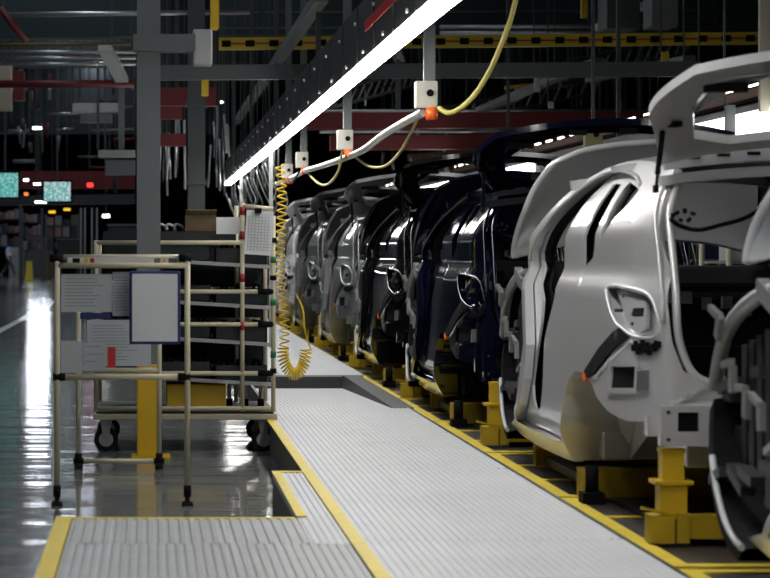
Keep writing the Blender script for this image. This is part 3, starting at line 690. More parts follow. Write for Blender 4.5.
# ================================================================== FLOW RACK
RK = thing('flow_rack', 'cream pipe parts rack on black casters with tilted roller rails and red bands', 'rack', (.2, 16.3, 0))
Yf, Yb = 15.8, 16.9
px = [(-.33, 1.30), (.565, 1.53), (.755, 1.45)]
for (x, zt) in px:
    for y in (Yf, Yb): MB().cyl((x,y,.25),(x,y,zt),.0142).build('post', cream, RK)
for z in (1.48,1.33,1.07,.775): MB().cyl((.565,Yf,z-.025),(.565,Yf,z+.025),.0165).build('red_band', red, RK, label='red tape band')
for z in (1.18,.92,.60): MB().cyl((.755,Yf,z-.02),(.755,Yf,z+.02),.0175).build('green_clamp', green, RK, label='green clamp')
for z in (1.30,1.07,.50): MB().cyl((.755,Yf,z-.015),(.755,Yf,z+.015),.02).build('joint_sleeve', black, RK)
TI = [(1.285,None),(.985,1.155),(.785,.91),(.485,.675)]
for z, rail in TI:
    for y in (Yf, Yb): MB().cyl((-.33,y,z),(.565 if z > 1.2 else .72,y,z),.0142).build('cross_pipe', cream, RK)
    if z < 1.2:
        MB().cyl((.66,Yf,z),(.755,Yf,z),.0195).build('joint_sleeve', black, RK)
for z in (1.17, .92, .695, .45):
    for y in (Yf+.02, Yb-.03): MB().bar((-.33,y,z+.03),(.755,y,z-.035),.03,.022).build('roller_rail', steel, RK)
    MB().obox((.21,(Yf+Yb)/2,z-.012), (1.06,1.0,.006), (0,.06,0)).build('shelf_deck', black, RK)
MB().box(-.33,.755,Yb+.016,Yb+.022,.40,1.26).build('back_panel', M('back_dark',(.010,.014,.016),.7), RK, label='dark back panel')
MB().cyl((.565,Yf,1.51),(.755,Yf,1.49),.0142).build('clip_rail', cream, RK)
MB().box(-.35,.78,Yf-.02,Yb+.02,.20,.235).build('base_frame', M('base_beige', (.40,.36,.27), .5), RK, bevel=.005)
MB().cyl((-.33,Yf,.27),(.74,Yf,.27),.0142).build('base_pipe', cream, RK); MB().box(-.33,.76,Yf+.03,Yb,.236,.25).build('base_deck', wood, RK)
for x in (-.27, .70):
    for y in (Yf+.08, Yb-.1):
        c = MB().box(x-.035,x+.035,y-.03,y+.03,.17,.2).prism([(x-.03,y-.03,.17),(x+.03,y-.03,.17),(x+.015,y-.03,.06),(x-.015,y-.03,.06)],(0,.006,0)).prism([(x-.03,y+.026,.17),(x+.03,y+.026,.17),(x+.015,y+.026,.06),(x-.015,y+.026,.06)],(0,.006,0)).build('caster', steel, RK)
        MB().cyl((x,y-.018,.075),(x,y+.018,.075),.075,20).build('wheel', rubber, c); MB().cyl((x,y-.021,.075),(x,y+.021,.075),.045,12).build('hub', lgrey, c)
for x in (.42,.50,.60,.70): MB().cyl((x,Yf+.5,.25),(x,Yf+.5,.47),.0142).build('short_post', cream, RK); MB().cyl((x,Yf+.5,.25),(x,Yf+.5,.30),.022).build('joint_sleeve', black, RK)
# bins on the tiers
rr = random.Random(2)
binm = M('bin_black', (.014,.016,.018), .5); bint = M('bin_teal', (.010,.020,.024), .5)
row_names = {1.17:'top', .92:'second', .695:'third', .45:'lowest'}
pos = ['left', 'middle', 'right']
for z, rn in row_names.items():
    for k in range(3):
        x0 = -.29+.345*k; zz = z+.02-.022*(k*1.0)+.004
        m = MB(); h = .10
        m.box(x0,x0+.32,Yf+.06,Yf+.5,zz,zz+.008).box(x0,x0+.32,Yf+.06,Yf+.068,zz,zz+h).box(x0,x0+.32,Yf+.492,Yf+.5,zz,zz+h).box(x0,x0+.008,Yf+.06,Yf+.5,zz,zz+h).box(x0+.312,x0+.32,Yf+.06,Yf+.5,zz,zz+h)
        tag(m.build('parts_bin', binm if (k+len(rn))%2 else bint), f'shallow black parts bin at the {pos[k]} of the {rn} rack tier', 'bin', 'parts bins on the flow rack')
        for q in range(3):
            cx = x0+.06+.1*q; s_ = rr.uniform(.02,.032)
            mm = MB(); mm.tube([(cx-s_,Yf+.2,zz+h*.5),(cx-s_*.4,Yf+.2,zz+h+.03),(cx+s_*.5,Yf+.2,zz+h+.025),(cx+s_,Yf+.2,zz+h*.5)], .010+.006*rr.random(), 6); mm.obox((cx,Yf+.2,zz+.03), (.05,.05,.05))
            tag(mm.build('black_clip', black), f'small black bent clip at the {pos[q]} of the {pos[k]} bin on the {rn} rack tier', 'clip', 'black clips in the rack bins')
tag(MB().box(-.29,.53,Yf+.1,Yf+.6,1.30,1.355).build('parts_tray', binm), 'long dark tray on top of the flow rack', 'tray')
tag(MB().box(.22,.41,Yf+.15,Yf+.5,1.357,1.455).prism([(.22,Yf+.15,1.455),(.41,Yf+.15,1.455),(.41,Yf+.08,1.485),(.22,Yf+.08,1.485)],(0,.004,.004)).build('cardboard_box', brown), 'open brown cardboard box on the tray on top of the rack', 'box')
tg = MB().obox((.485,Yf+.07,1.39), (.155,.004,.105), (-.15,0,0)).build('paper_sheet', white); tag(tg, 'white sheet leaning on top of the rack beside the cardboard box', 'paper')
for k in range(5): 
    mm = MB(); cx = -.05+.05*k; mm.tube(spline([(cx,Yf+.25,1.363),(cx+.01,Yf+.25,1.40),(cx+.05,Yf+.27,1.385),(cx+.06,Yf+.3,1.363)],3), .008, 6)
    tag(mm.build('cable_offcut', lgrey), f"{['first','second','third','fourth','fifth'][k]} pale cable loop from the column on the top rack tray", 'cable', 'pale cable pieces on the top tray')
cb = thing('clipboard', 'clipboard with long white lined sheets hung on the front corner of the rack', 'clipboard', (.66, 15.75, 1.2))
MB().obox((.665,15.76,1.345), (.165,.006,.27), (0,.06,0)).build('sheet', white, cb)
mb = MB()
for k in range(7): mb.obox((.60+.02*k,15.755,1.345), (.0015,.002,.22), (0,.06,0))
for k in range(12): mb.obox((.665,15.755,1.24+.018*k), (.14,.002,.0015), (0,.06,0))
mb.build('printed_lines', grey, cb); MB().box(.64,.68,15.73,15.76,1.465,1.495).build('clip', black, cb)
ybx = tag(MB().box(.10,.47,Yf+.12,Yf+.45,.252,.415).build('yellow_crate', yel, bevel=.01), 'yellow crate standing on the rack base deck below the lowest bins', 'crate')

# ================================================================== HANGING AIR LINE
tag(MB().tube(spline([A(424,112,15.95),A(405,122,17),A(385,134,18.5),A(365,149,20.4),A(350,156,21.9),A(325,165,25),A(305,171,28.3),A(290,179,31.3),A(270,186,37)],4), .028, 10).build('air_pipe', M('air_pipe_silver', (.62,.63,.62), .3, .6)), 'silver overhead air pipe running back over the car line', 'pipe')
for i, (px_, py_, Y_) in enumerate([(426,95,15.95),(345,140,21.9),(302,160,28.3),(287,171,31.3)]):
    c = A(px_, py_, Y_); lab = ['nearest','second','third','farthest'][i]
    t = thing('outlet_box', f'pale wall outlet box hung on the air pipe, {lab} along it', 'outlet box', c-V((0,0,.09)), 'outlet boxes along the air pipe')
    MB().box(c.x-.068,c.x+.068,Y_-.05,Y_+.05,c.z-.085,c.z+.085).build('housing', M('box_cream', (.50,.48,.42), .5), t, bevel=.008)
    MB().cyl((c.x+.02,Y_-.06,c.z+.01),(c.x+.02,Y_-.045,c.z+.01),.022).build('knob', black, t)
    MB().cyl((c.x+.03,Y_,c.z-.085),(c.x+.03,Y_,c.z-.10),.025).build('plug_neck', lgrey, t)
    MB().tube([(c.x+.025,Y_-.02,c.z-.085),(c.x+.03,Y_-.03,c.z-.125),(c.x+.033,Y_-.03,c.z-.155)],[.038,.04,.034],12).build('plug', orange, t, label='orange plug')
    MB().bar((c.x+.02,Y_,c.z+.085),(c.x+.02,Y_,9.0),.07,.05).build('hanger_post', grey, t)
def hose(pts, r, mat, label, name='air_hose', cat='hose'):
    return tag(MB().tube(spline(pts,5), r, 8).build(name, mat), label, cat)
c = A(593,137,24); t = thing('outlet_box', 'pale yellowish outlet box hanging alone above the silver car hood', 'outlet box', c-V((0,0,.1)))
MB().box(c.x-.085,c.x+.085,23.95,24.05,c.z-.095,c.z+.095).build('housing', M('box_yellowish',(.30,.29,.12),.5), t, bevel=.008); MB().cyl((c.x+.02,23.93,c.z+.02),(c.x+.02,23.955,c.z+.02),.025).build('knob', black, t)
MB().bar((c.x,24,c.z+.095),(c.x,24,9.0),.03,.03).build('hanger_post', dgrey, t)
hose([A(520,-20,15.2),A(511,18,15.3),A(501,45,15.4),A(490,70,15.5),A(476,93,15.6),A(462,107,15.7),A(449,113,15.8),A(439,108,15.9)], .016, hosec, 'yellow hose hanging in a curve from above to the nearest outlet box')
hose([A(422,108,15.95),A(412,130,17),A(400,152,18.3),A(385,166,19.6),A(368,166,21),A(353,155,21.9)], .011, hosec, 'thin pale hose sagging between nearest and second outlet boxes')
hose([A(342,152,21.9),A(338,172,23.5),A(328,184,25.2),A(318,183,27),A(306,171,28.3)], .012, hosec, 'thin pale hose sagging between second and third outlet boxes')
hose([A(300,170,28.3),A(293,182,29.4),A(288,178,31)], .012, black, 'short black hose between third and farthest outlet boxes')
# yellow coil
pts = []; Yc = 20.0
a0 = A(279,160,Yc)
for k in range(26*10+1):
    s_ = k/260; zz = 1.9-1.42*s_; r_ = .036
    pts.append((1.005+.03*s_+.012*math.sin(s_*9)+r_*math.cos(k/10*2*math.pi), Yc+r_*math.sin(k/10*2*math.pi), zz))
lx = pts[-1][0]
for k in range(1, 200):
    s_ = k/200; ang = math.pi*s_; cx = 1.03+.09*(1-math.cos(ang)); cz = .48-.20*math.sin(ang); ph = k/9*2*math.pi; r_ = .045
    rx, rz = -math.cos(ang), -math.sin(ang)
    pts.append((cx+r_*math.cos(ph)*rx, Yc+r_*math.sin(ph), cz+r_*math.cos(ph)*rz))
for q in spline([pts[-1],(1.20,Yc,.62),(1.185,Yc,.78),(1.13,Yc,.90)],4)[1:]: pts.append(tuple(q))
tag(MB().tube(pts, .0065, 5).build('coil_hose', airhose), 'bright yellow spiral air hose hanging to the walkway beside the rack', 'hose')

# ================================================================== OVERHEAD STEELWORK
def beam(name, p0, p1, w_, h_, mat, label, cat='beam', group=None):
    return hang(tag(MB().bar(p0, p1, w_, h_).build(name, mat), label, cat, group))
def opipe(p0, p1, r, mat, label, group=None):
    return hang(tag(MB().cyl(p0, p1, r, 10).build('overhead_pipe', mat), label, 'pipe', group))
t = thing('busbar_rail', 'long yellow overhead rail with black warning patches crossing the hall', 'rail', A(490,45,28))
a, b = A(219,44,28), A(790,38,28)
MB().bar(a, b, .06, .135).build('rail', M('rail_yellow', (.50,.37,.02), .5), t)
mb = MB(); mr = MB()
for k in range(24):
    p = a.lerp(b, (k+.3)/24); mb.bar(p-V((.05,.035,0)), p+V((.05,-.035,0)), .012, .07); q = a.lerp(b, (k+.8)/24); mr.bar(q-V((.09,.034,0)), q+V((.09,-.034,0)), .012, .018)
build_each(mb, 'black_patch', black, t, label='black patch'); build_each(mr, 'red_dash', red, t, label='small red dash')
opb = lambda px0,py0,px1,py1,Y,w_,h_,m,l,g=None: beam('roof_beam', A(px0,py0,Y), A(px1,py1,Y), w_, h_, m, l, 'beam', g)
opb(156,73,700,69,26,.10,.15,M('beam_grey',(.075,.085,.085),.5),'broad grey duct beam below the yellow rail')
beam('cable_conduit', A(322,-4,20), A(236,122,46), .10, .09, grey, 'sloping grey conduit running above the light trough', 'conduit')
opipe(A(-10,84,35), A(134,84,35), .055, M('pipe_dull_red',(.10,.008,.01),.5), 'dark red pipe across the upper left behind the column')
opipe(A(-10,45,32), A(131,44,32), .022, M('dull_yellow',(.12,.09,.01),.6), 'thin dull yellow pipe at the upper left')
for k,(y_,l) in enumerate(((52,'upper'),(57,'middle'),(62,'lower'))): opipe(A(-10,y_+k,34), A(136,y_+k,34), .022, steel, f'thin steel pipe in the upper left bundle, {l} one')
opipe(A(-10,15,30), A(250,12,30), .03, steel, 'pale steel pipe near the top left')
opb(158,97,216,97,31,.2,.22,dred,'short dark red beam crossing the second column')
opb(160,113,182,113,33,.2,.16,dred,'small dark red block left of the second column'); opb(160,140,186,140,33,.2,.16,dred,'lower dark red block left of the second column')
opb(300,121,660,118,38,.3,.26,dred,'wide dark red beam above the dark car roofs'); opb(330,143,640,141,39,.3,.22,dred,'second wide dark red beam just below the first')
opipe(A(320,111,37.5), A(650,110,37.5), .02, steel, 'thin bright pipe over the wide dark red beam'); opipe(A(320,132,37.4), A(640,131,37.4), .02, steel, 'thin bright pipe between the dark red beams')
opb(-10,180,135,180,62,.4,.42,M('beam_dull_red',(.17,.01,.013),.5),'red beam over the distant left work area'); opb(-10,201,135,199,60,.5,.22,dgrey,'grey shelf beam below the screens')
opipe(A(0,8,20), A(26,42,20), .03, dred, 'slanted dark red brace in the upper left corner')
tl = M('teal_steel', (.016,.033,.033), .6)
for k,(y_,l) in enumerate(((6,'highest'),(22,'second highest'),(30,'third highest'))): opb(220,y_,790,y_-2,40+k*2,.3,.2,tl,f'{l} dark teal roof beam above the yellow rail')
for k,(y_,l) in enumerate(((27,'upper'),(33,'lower'))): opipe(A(440,y_,36), A(720,y_-1,36), .03, steel, f'{l} thin pipe just above the yellow rail')
opb(-10,30,134,27,38,.4,.3,tl,'dark teal roof beam at the upper left'); opb(-10,4,134,2,36,.4,.3,tl,'topmost dark teal roof beam at the upper left')
for i,(x0,y0,x1,y1,Y_,l) in enumerate(((105,48,122,80,30,'pale slanted bracket left of the column'),(600,60,480,110,34,'long pale diagonal brace under the duct'),(690,58,590,80,33,'upper pale diagonal brace at the right'),
    (380,8,400,60,36,'dark hanging strut near the trough'),(640,5,600,28,30,'pale sloping strip lamp holder at top right'),(560,75,470,120,36,'thin diagonal brace over the navy tailgate'))):
    beam('diagonal_brace', A(x0,y0,Y_), A(x1,y1,Y_+3), .16, .07, [lgrey,grey,grey,dgrey,lgrey,grey][i], l, 'brace')
for i,(x0,y0,y1,Y_,m,l) in enumerate(((584,-10,18,30,yeldirty,'yellow hanging post at the top centre'),(214,-5,30,24,yel,'yellow hanging sign bar right of the column'),(764,-10,112,19,M('post_beige',(.34,.31,.24),.5),'beige upright post at the top right corner'),
    (398,60,110,36,dgrey,'dark hanger left of the nearest outlet box'),(537,78,92,34,lgrey,'tiny white hanger under the duct, left one'),(551,102,108,34,lgrey,'tiny white hanger under the duct, right one'),
    (730,105,140,20,dgrey,'dark hanger right of the silver tailgate hinge'),(688,60,110,26,dgrey,'dark hanger seen through the silver tailgate'),(665,52,62,26,yeldirty,'small orange tag hanging under the yellow rail'),(205,60,96,26,yel,'yellow pendant tag below the junction box'))):
    beam('hanger_post', A(x0,y1,Y_), A(x0,y0,Y_), .07, .07, m, l, 'hanger')
tag(MB().box(*[q for pr in zip(A(607,28,29),A(640,-15,29)+V((0,.6,0))) for q in pr]).build('duct_box', dgrey), 'dark box duct at the top right', 'duct')
tag(MB().box(*[q for pr in zip(A(652,26,28),A(678,-15,28)+V((0,.5,0))) for q in pr]).build('duct_box', grey), 'smaller grey box duct beside the dark one', 'duct')
# machinery at left under the roof
for i,(x0,y0,x1,y1,Y_,m,l) in enumerate(((72,103,118,112,40,lgrey,'grey machine beam left of the column'),(80,114,112,122,41,grey,'grey machine block under the machine beam'),(98,150,135,157,40,lgrey,'pale ledge left of the column'),(105,160,135,175,42,grey,'grey machine body below the pale ledge'),
    (118,84,124,150,40,grey,'grey upright of the overhead machine'),(-3,64,11,110,36,M('sign_cream',(.34,.30,.22),.6),'cream sign board with coloured spots at the left edge'),(13,70,24,100,38,dred,'dark red panel beside the cream sign board'))):
    a, b = A(x0,y1,Y_), A(x1,y0,Y_); hang(tag(MB().box(a.x,b.x,Y_,Y_+.4,a.z,b.z).build('sign_board' if 'sign' in l else 'machine_block', m, bevel=.01), l, 'sign' if 'sign' in l else 'machine'), .02)
rr = random.Random(21)
for k in range(26):
    x0 = rr.uniform(158,232); y0 = rr.uniform(95,150); Y_ = rr.uniform(34,46)
    hang(tag(MB().cyl(A(x0,y0+rr.uniform(25,70),Y_), A(x0+rr.uniform(-3,3),y0,Y_), .02, 6).build('hanging_cable', [steel,dgrey,lgrey][k%3]), 'thin hanging cable in the dim tangle behind the columns', 'cable', 'hanging cables behind the columns'), .006)
for k in range(16):
    x0 = 226+k*3; Y_ = 40-k*.8; r_ = rr.uniform(.1,.25)
    p = A(x0, 250-(x0-150)*.80+rr.uniform(4,12), Y_)
    hang(tag(MB().tube(spline([p,p+V((r_*.4,0,-r_*1.2)),p+V((r_,0,-r_*2.6)),p+V((r_*.5,0,-r_*3.8))],3), .008, 6).build('hanging_hose', [grey,steel,dgrey][k%3]), 'pale hose loop hanging under the far trough end', 'hose', 'hose loops under the far trough end'), .006)
for k in range(40):
    x0 = rr.uniform(330,660); y0 = rr.uniform(84,165); Y_ = rr.uniform(40,52); L = rr.uniform(10,60); v = rr.random()
    q = A(x0+(L if v<.6 else rr.uniform(-3,3)), y0+(rr.uniform(-6,2) if v<.6 else rr.uniform(8,20)), Y_)
    hang(tag(MB().cyl(A(x0,y0,Y_), q, rr.uniform(.015,.035), 6).build('service_pipe', [steel,dgrey,grey,dred,yeldirty][k%5]), f"thin {['steel','dark','grey','dark red','dull yellow'][k%5]} service {'pipe' if v<.6 else 'upright'} in the dim steelwork above the dark cars", 'pipe', 'service pipes above the dark cars'), .006)

for i,(x0,y0,x1,y1,Y_,l) in enumerate(((430,128,600,92,43,'grey ladder shaped cable truss sloping up to the right above the navy car'),(560,84,690,52,37,'grey ladder shaped cable truss under the yellow rail at the right'),(330,108,420,84,44,'grey ladder shaped cable truss behind the outlet boxes'))):
    a, b = A(x0,y0,Y_), A(x1,y1,Y_+4); tt = thing('cable_truss', l, 'truss', a)
    for dz in (0, .28): MB().bar(a+V((0,0,dz)), b+V((0,0,dz)), .05, .05).build('chord', grey, tt)
    for k in range(12):
        p = a.lerp(b,(k+.5)/12); MB().bar(p, p+V((.12,0,.28)), .03,.03).build('rung', steel, tt)
    for f in (.2,.8): p = a.lerp(b,f); MB().bar(p, (p.x,p.y,9.0), .025,.025).build('hanger_rod', dgrey, tt)
oc = thing('overhead_conveyor', 'brown overhead conveyor with small hanging parts above the dark cars', 'conveyor', A(500,160,46))
MB().bar(A(408,158,46), A(640,140,46), .12, .12).build('track', M('rust_tray', (.14,.06,.03), .5), oc); MB().bar(A(408,166,46.5), A(640,150,46.5), .06, .05).build('lower_track', steel, oc)
for k in range(4): q = A(420+60*k,156-4*k,46); MB().bar(q, (q.x,q.y,9), .03,.03).build('hanger_rod', dgrey, oc)
cm_ = [brown, steel, white, dgrey, yeldirty, M('clutter_tan',(.18,.14,.11),.6), blackm]
for k in range(36):
    x0 = rr.uniform(410,600); q = A(x0, 160-(x0-410)*.078+rr.uniform(0,6), 46); zt = A(408,158,46).z+(A(640,140,46).z-A(408,158,46).z)*(x0-408)/232-.05; hh = rr.uniform(.08,.35); ww = rr.uniform(.04,.14)
    tag(MB().box(q.x-ww/2,q.x+ww/2,q.y-.04,q.y+.04,q.z-hh,q.z).bar(q-V((0,0,.02)), V((q.x,q.y,max(zt,q.z+.03))),.012,.012).build('hanging_part', cm_[k%7]), f"small {['brown','steel','white','dark grey','yellow','tan','black'][k%7]} part hanging from the brown overhead conveyor", 'part', 'parts hanging on the overhead conveyor')
for k in range(34):
    x0 = rr.uniform(0,132); y0 = rr.uniform(50,170); Y_ = rr.uniform(46,56); L = rr.uniform(10,60); v = rr.random()
    q = A(min(134,x0+L) if v<.6 else x0+rr.uniform(-2,2), y0+(rr.uniform(-2,2) if v<.6 else rr.uniform(8,30)), Y_)
    hang(tag(MB().cyl(A(x0,y0,Y_), q, rr.uniform(.02,.05), 6).build('service_pipe', [steel,dgrey,grey,dred,tl][k%5]), f"thin {['steel','dark','grey','dark red','teal'][k%5]} service {'pipe' if v<.6 else 'upright'} in the dim steelwork left of the column", 'pipe', 'service pipes left of the column'), .006)
# ================================================================== BACKGROUND LEFT
def scr_mat(n, c1, c2):
    m = bpy.data.materials.new(n); m.use_nodes = True; nt = m.node_tree; b = nt.nodes['Principled BSDF']
    tc = nt.nodes.new('ShaderNodeTexCoord'); no = nt.nodes.new('ShaderNodeTexVoronoi'); no.inputs['Scale'].default_value = 22; nt.links.new(tc.outputs['Object'], no.inputs['Vector'])
    r = nt.nodes.new('ShaderNodeValToRGB'); r.color_ramp.interpolation = 'CONSTANT'; r.color_ramp.elements[0].color = c1; r.color_ramp.elements[1].color = c2; r.color_ramp.elements[1].position = .55
    nt.links.new(no.outputs['Distance'], r.inputs['Fac']); nt.links.new(r.outputs['Color'], b.inputs['Emission Color']); b.inputs['Emission Strength'].default_value = .65; b.inputs['Base Color'].default_value = (.02,.02,.02,1)
    return m
for x0,x1,y0,y1,l,m in ((-8,18,173,197,'teal screen at the left edge of the picture',scr_mat('screen_teal',(.05,.42,.40,1),(.35,.75,.70,1))),(44,70.5,182,201,'smaller pale teal screen right of the edge screen',scr_mat('screen_pale',(.12,.50,.50,1),(.75,.9,.88,1)))):
    a, b = A(x0,y1,58), A(x1,y0,58); t = thing('display_screen', l, 'screen', ((a.x+b.x)/2,58,a.z))
    MB().box(a.x-.04,b.x+.04,58,58.08,a.z-.04,b.z+.04).build('bezel', black, t); MB().box(a.x,b.x,57.99,58.0,a.z,b.z).build('display', m, t); MB().bar(((a.x+b.x)/2,58.05,b.z),((a.x+b.x)/2,58.05,9.0),.05,.05).build('hanger_rod', dgrey, t)
glow = M('lamp_white', (1,1,.95), .5, emit=6, var=0); rglow = M('lamp_red', (1,.03,.03), .5, emit=2.5, var=0); yglow = M('lamp_yellow', (1,.6,.03), .5, emit=.9, var=0); oglow = M('lamp_orange', (1,.25,.05), .5, emit=1.2, var=0)
for px_,py_,wd,ht,Y_,m,l in ((37,184,7,2,60,glow,'small white lamp beside the pale screen'),(41,202,12,2,58,glow,'slanted white tube lamp below the pale screen'),(90,185,6,4,60,rglow,'small red signal lamp under the red beam'),(37,128,9,2.5,45,glow,'little white pendant lamp at the upper left'),
        (52,212,7,2.5,80,yglow,'yellow lamp over the distant shelves, left one'),(67,209.5,7,2.5,80,yglow,'yellow lamp over the distant shelves, right one'),(106,216,7,3,70,glow,'white lamp seen between the distant white posts'),(26,194,4,3,60,oglow,'small orange lamp between the two screens'),
        (222,102,3,2,40,glow,'tiny white lamp right of the dark red beam'),(26,180,5,2,60,glow,'tiny white lamp above the orange one')):
    a, b = A(px_-wd/2,py_+ht/2,Y_), A(px_+wd/2,py_-ht/2,Y_)
    t = thing('small_lamp', l, 'lamp', ((a.x+b.x)/2,Y_,a.z)); MB().box(a.x,b.x,Y_,Y_+.08,a.z,b.z).build('bulb', m, t, bevel=.01); MB().box(a.x,b.x,Y_,Y_+.1,b.z,b.z+.03).build('cap', dgrey, t); MB().bar(((a.x+b.x)/2,Y_+.05,b.z+.03),((a.x+b.x)/2,Y_+.05,9),.015,.015).build('hanger_rod', dgrey, t)
sf = [M('clutter_pink',(.42,.22,.22),.6),M('clutter_grey',(.34,.34,.36),.6),M('clutter_dark',(.06,.06,.07),.6),M('clutter_tan',(.18,.14,.11),.6)]
for i,(x0,x1,y0,y1) in enumerate(((-6,20,205,246),(22,42,208,250),(46,78,214,248))):
    a, b = A(x0,y1,92), A(x1,y0,92)
    t = thing('storage_shelf', ['distant shelf unit with pinkish goods behind the walking person','distant shelf unit with pinkish goods behind the white cabinet','distant shelf unit with pinkish goods under the yellow lamps'][i], 'shelf', ((a.x+b.x)/2,92,0))
    for x in (a.x, b.x): MB().box(x-.04,x+.04,92,92.08,0,b.z).build('post', grey, t)
    for k in range(3): MB().box(a.x,b.x,92,92.6,a.z+(b.z-a.z)*k/3-.04,a.z+(b.z-a.z)*k/3).build('shelf_board', dgrey, t)
    for r_ in range(3):
        for c_ in range(4):
            xx = a.x+(b.x-a.x)*(c_+.1)/4; zz = a.z+(b.z-a.z)*r_/3; hh = rr.uniform(.2,.42)
            tag(MB().box(xx,xx+(b.x-a.x)*.2,92.05,92.45,zz+.002,zz+hh).build('stored_box', sf[(r_+c_+i)%4]), f"{['dim pinkish','dim grey','dark','dim tan'][(r_+c_+i)%4]} box on the {['bottom','middle','top'][r_]} level of the distant shelf {['behind the walking person','behind the white cabinet','under the yellow lamps'][i]}", 'box', 'boxes on the distant shelves')
for i,(x0,x1,y0,y1,Y_,m,n,l,c) in enumerate(((9,25,246,276,119,lgrey,'cabinet','pale cabinet behind the walking person','cabinet'),(26,53,238,276,118,dgrey,'cabinet','dark cabinet behind the yellow floor sign','cabinet'),(40,53,253,273,108,brown,'wooden_crate','brown crate beside the yellow floor sign','crate'),
        (108,137,226,249,50,M('tub_navy',(.012,.022,.04),.5),'storage_tub','dark blue tub left of the column','tub'),(57,80,240,262,60,dgrey,'machine_block','dark machine left of the notice stand','machine'))):
    a, b = A(x0,y1,Y_), A(x1,y0,Y_); z0 = 0 if n in('cabinet','wooden_crate') else a.z
    t = thing(n, l, c, ((a.x+b.x)/2,Y_,z0)); MB().box(a.x,b.x,Y_,Y_+.6,z0,b.z).build('body', m, t, bevel=.02); MB().box(a.x-.02,b.x+.02,Y_-.02,Y_+.62,b.z,b.z+.04).build('top', grey, t)
    if n != 'cabinet' and n != 'wooden_crate':
        for x in (a.x+.05, b.x-.1): MB().box(x,x+.06,Y_+.05,Y_+.1,0,a.z).build('leg', dgrey, t); MB().box(x,x+.06,Y_+.5,Y_+.55,0,a.z).build('leg', dgrey, t)
t = thing('floor_sign', 'yellow folding floor sign right of the walking person', 'sign', A(29,277,104)*1 - V((0,0,A(29,277,104).z)))
a, b = A(25,277,104), A(33,261,104)
MB().prism([(a.x,104,0),(b.x,104,0),(b.x-.04,104.12,b.z),(a.x+.04,104.12,b.z)],(0,.03,0)).build('front_panel', M('sign_yellow',(.9,.7,.03),.5), t); MB().prism([(a.x,104.4,0),(b.x,104.4,0),(b.x-.04,104.16,b.z),(a.x+.04,104.16,b.z)],(0,.03,0)).build('rear_panel', yel, t)
for i,x0 in enumerate((80,84,91,96)):
    tag(MB().box(A(x0,0,55).x,A(x0+1.8,0,55).x,55,55.06,0,A(0,208,55).z).build('white_post', lgrey), f"{['leftmost','second','third','rightmost'][i]} of four thin white posts of the distant frame beside the column", 'post', 'white posts of the distant frame')
# ------------------------------------------------------------------ person
def skin(name, joints, edges, mat, parent, sub=2):
    me = bpy.data.meshes.new(name); o0 = ORG[parent.name]
    me.from_pydata([V(j[:3]) for j in joints], edges, [])
    ob = bpy.data.objects.new(name, me); COL.objects.link(ob); ob.parent = parent; ORG[ob.name] = o0
    ob.modifiers.new('skin', 'SKIN'); ob.modifiers.new('sub', 'SUBSURF').levels = sub; ob.modifiers['sub'].render_levels = sub
    for v, j in zip(me.skin_vertices[0].data, joints): v.radius = (j[3], j[3]*(j[4] if len(j) > 4 else 1))
    me.skin_vertices[0].data[0].use_root = True
    for m in ob.modifiers:
        if m.type == 'SKIN': m.use_smooth_shade = True
    me.materials.append(mat); return ob
pp = A(8.5,278,113); pr = thing('person', 'person in blue shirt and dark trousers walking in the distant left aisle', 'person', (pp.x,113,0))
skm = M('skin', (.30,.17,.12), .5)
J = [(0,0,.95,.13,.8),(0,0,1.15,.12,.75),(.02,0,1.38,.15,.7),(.03,0,1.50,.055),(.05,0,1.60,.085),(.05,0,1.70,.085),
     (0,-.1,.90,.09),(.20,-.1,.50,.065),(.30,-.1,.10,.045),(.42,-.1,.04,.04), (0,.1,.90,.09),(-.10,.1,.50,.065),(-.34,.1,.16,.045),(-.28,.1,.04,.04),
     (.02,-.2,1.42,.055),(-.10,-.25,1.14,.043),(-.02,-.25,.90,.035),(.0,-.25,.80,.035),(.02,.2,1.42,.055),(.10,.25,1.14,.043),(.24,.25,.95,.035),(.30,.25,.87,.035)]
ED = [(0,1),(1,2),(2,3),(3,4),(4,5),(0,6),(6,7),(7,8),(8,9),(0,10),(10,11),(11,12),(12,13),(2,14),(14,15),(15,16),(16,17),(2,18),(18,19),(19,20),(20,21)]
skin('body', J, ED, skm, pr)
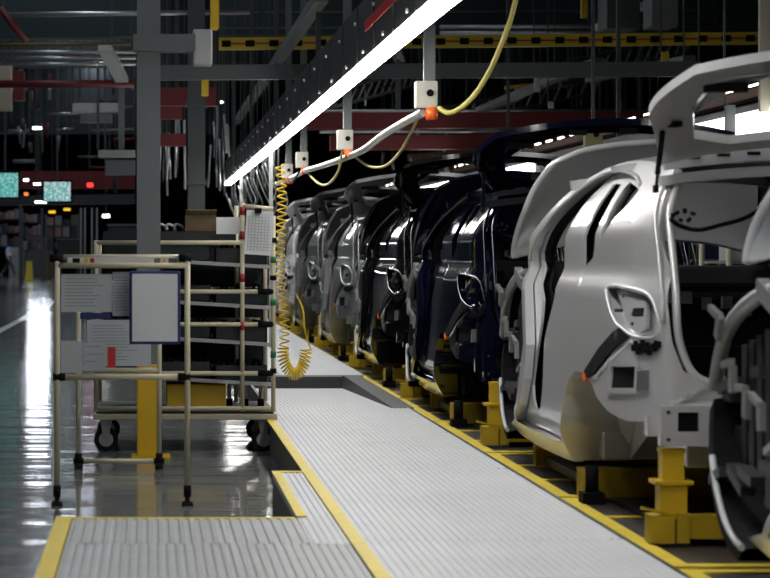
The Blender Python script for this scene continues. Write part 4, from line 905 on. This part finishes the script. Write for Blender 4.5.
skin('shirt', [(0,0,.92,.145,.85),(0,0,1.15,.135,.8),(.02,0,1.40,.165,.75),(.02,-.2,1.42,.07),(-.08,-.245,1.18,.058),(.02,.2,1.42,.07),(.09,.245,1.18,.058)], [(0,1),(1,2),(2,3),(3,4),(2,5),(5,6)], M('shirt_blue',(.20,.30,.50),.7), pr)
skin('trousers', [(0,0,.98,.15,.85),(0,-.1,.88,.11),(.20,-.1,.50,.085),(.30,-.1,.11,.065),(0,.1,.88,.11),(-.10,.1,.50,.085),(-.33,.1,.17,.065)], [(0,1),(1,2),(2,3),(0,4),(4,5),(5,6)], M('trousers_dark',(.03,.034,.055),.8), pr)
skin('hair', [(.03,0,1.66,.07),(.045,0,1.735,.08)], [(0,1)], black, pr)

# ================================================================== RIGHT SIDE RACKS seen through the cars
for i,(x0,Y_) in enumerate(((4.5,17),(4.6,20.5),(4.7,24.5),(4.8,29),(5.0,35),(5.2,42))):
    t = thing('storage_rack', ['cream post parts rack seen through the silver tail opening','second parts rack beyond the silver car','parts rack right of the navy car','parts rack right of the black car','parts rack right of the grey metallic car','farthest parts rack right of the car line'][i], 'rack', (x0+.8,Y_,0))
    for x in (x0, x0+.8, x0+1.6):
        for y in (Y_, Y_+1.0): MB().cyl((x,y,0),(x,y,1.9),.025).build('post', cream, t)
    for z in (.5,.85,1.15,1.55): MB().box(x0,x0+1.6,Y_,Y_+1.0,z-.02,z).build('shelf_board', steel, t)
    cols = [M('tray_navy',(.015,.022,.06),.4), white, M('tray_olive',(.16,.14,.03),.5), lgrey, M('tray_lime',(.35,.36,.05),.5), black]
    for r_, z in enumerate((.85,1.15,1.55)):
        for c_ in range(6):
            xx = x0+.03+.262*c_; h = rr.uniform(.12,.24)
            tag(MB().box(xx,xx+.2,Y_+.05,Y_+.5,z+.001,z+h).build('parts_bin', cols[(c_+r_*2+i)%6], bevel=.006), f"{['navy','white','olive','light grey','lime','black'][(c_+r_*2+i)%6]} bin on the {['middle','upper','top'][r_]} shelf of the {['parts rack behind the silver tail opening','second parts rack beyond the silver car','parts rack beyond the navy car','parts rack beyond the black car','parts rack beyond the grey car','farthest parts rack'][i]}", 'bin', 'bins on the racks beyond the cars')
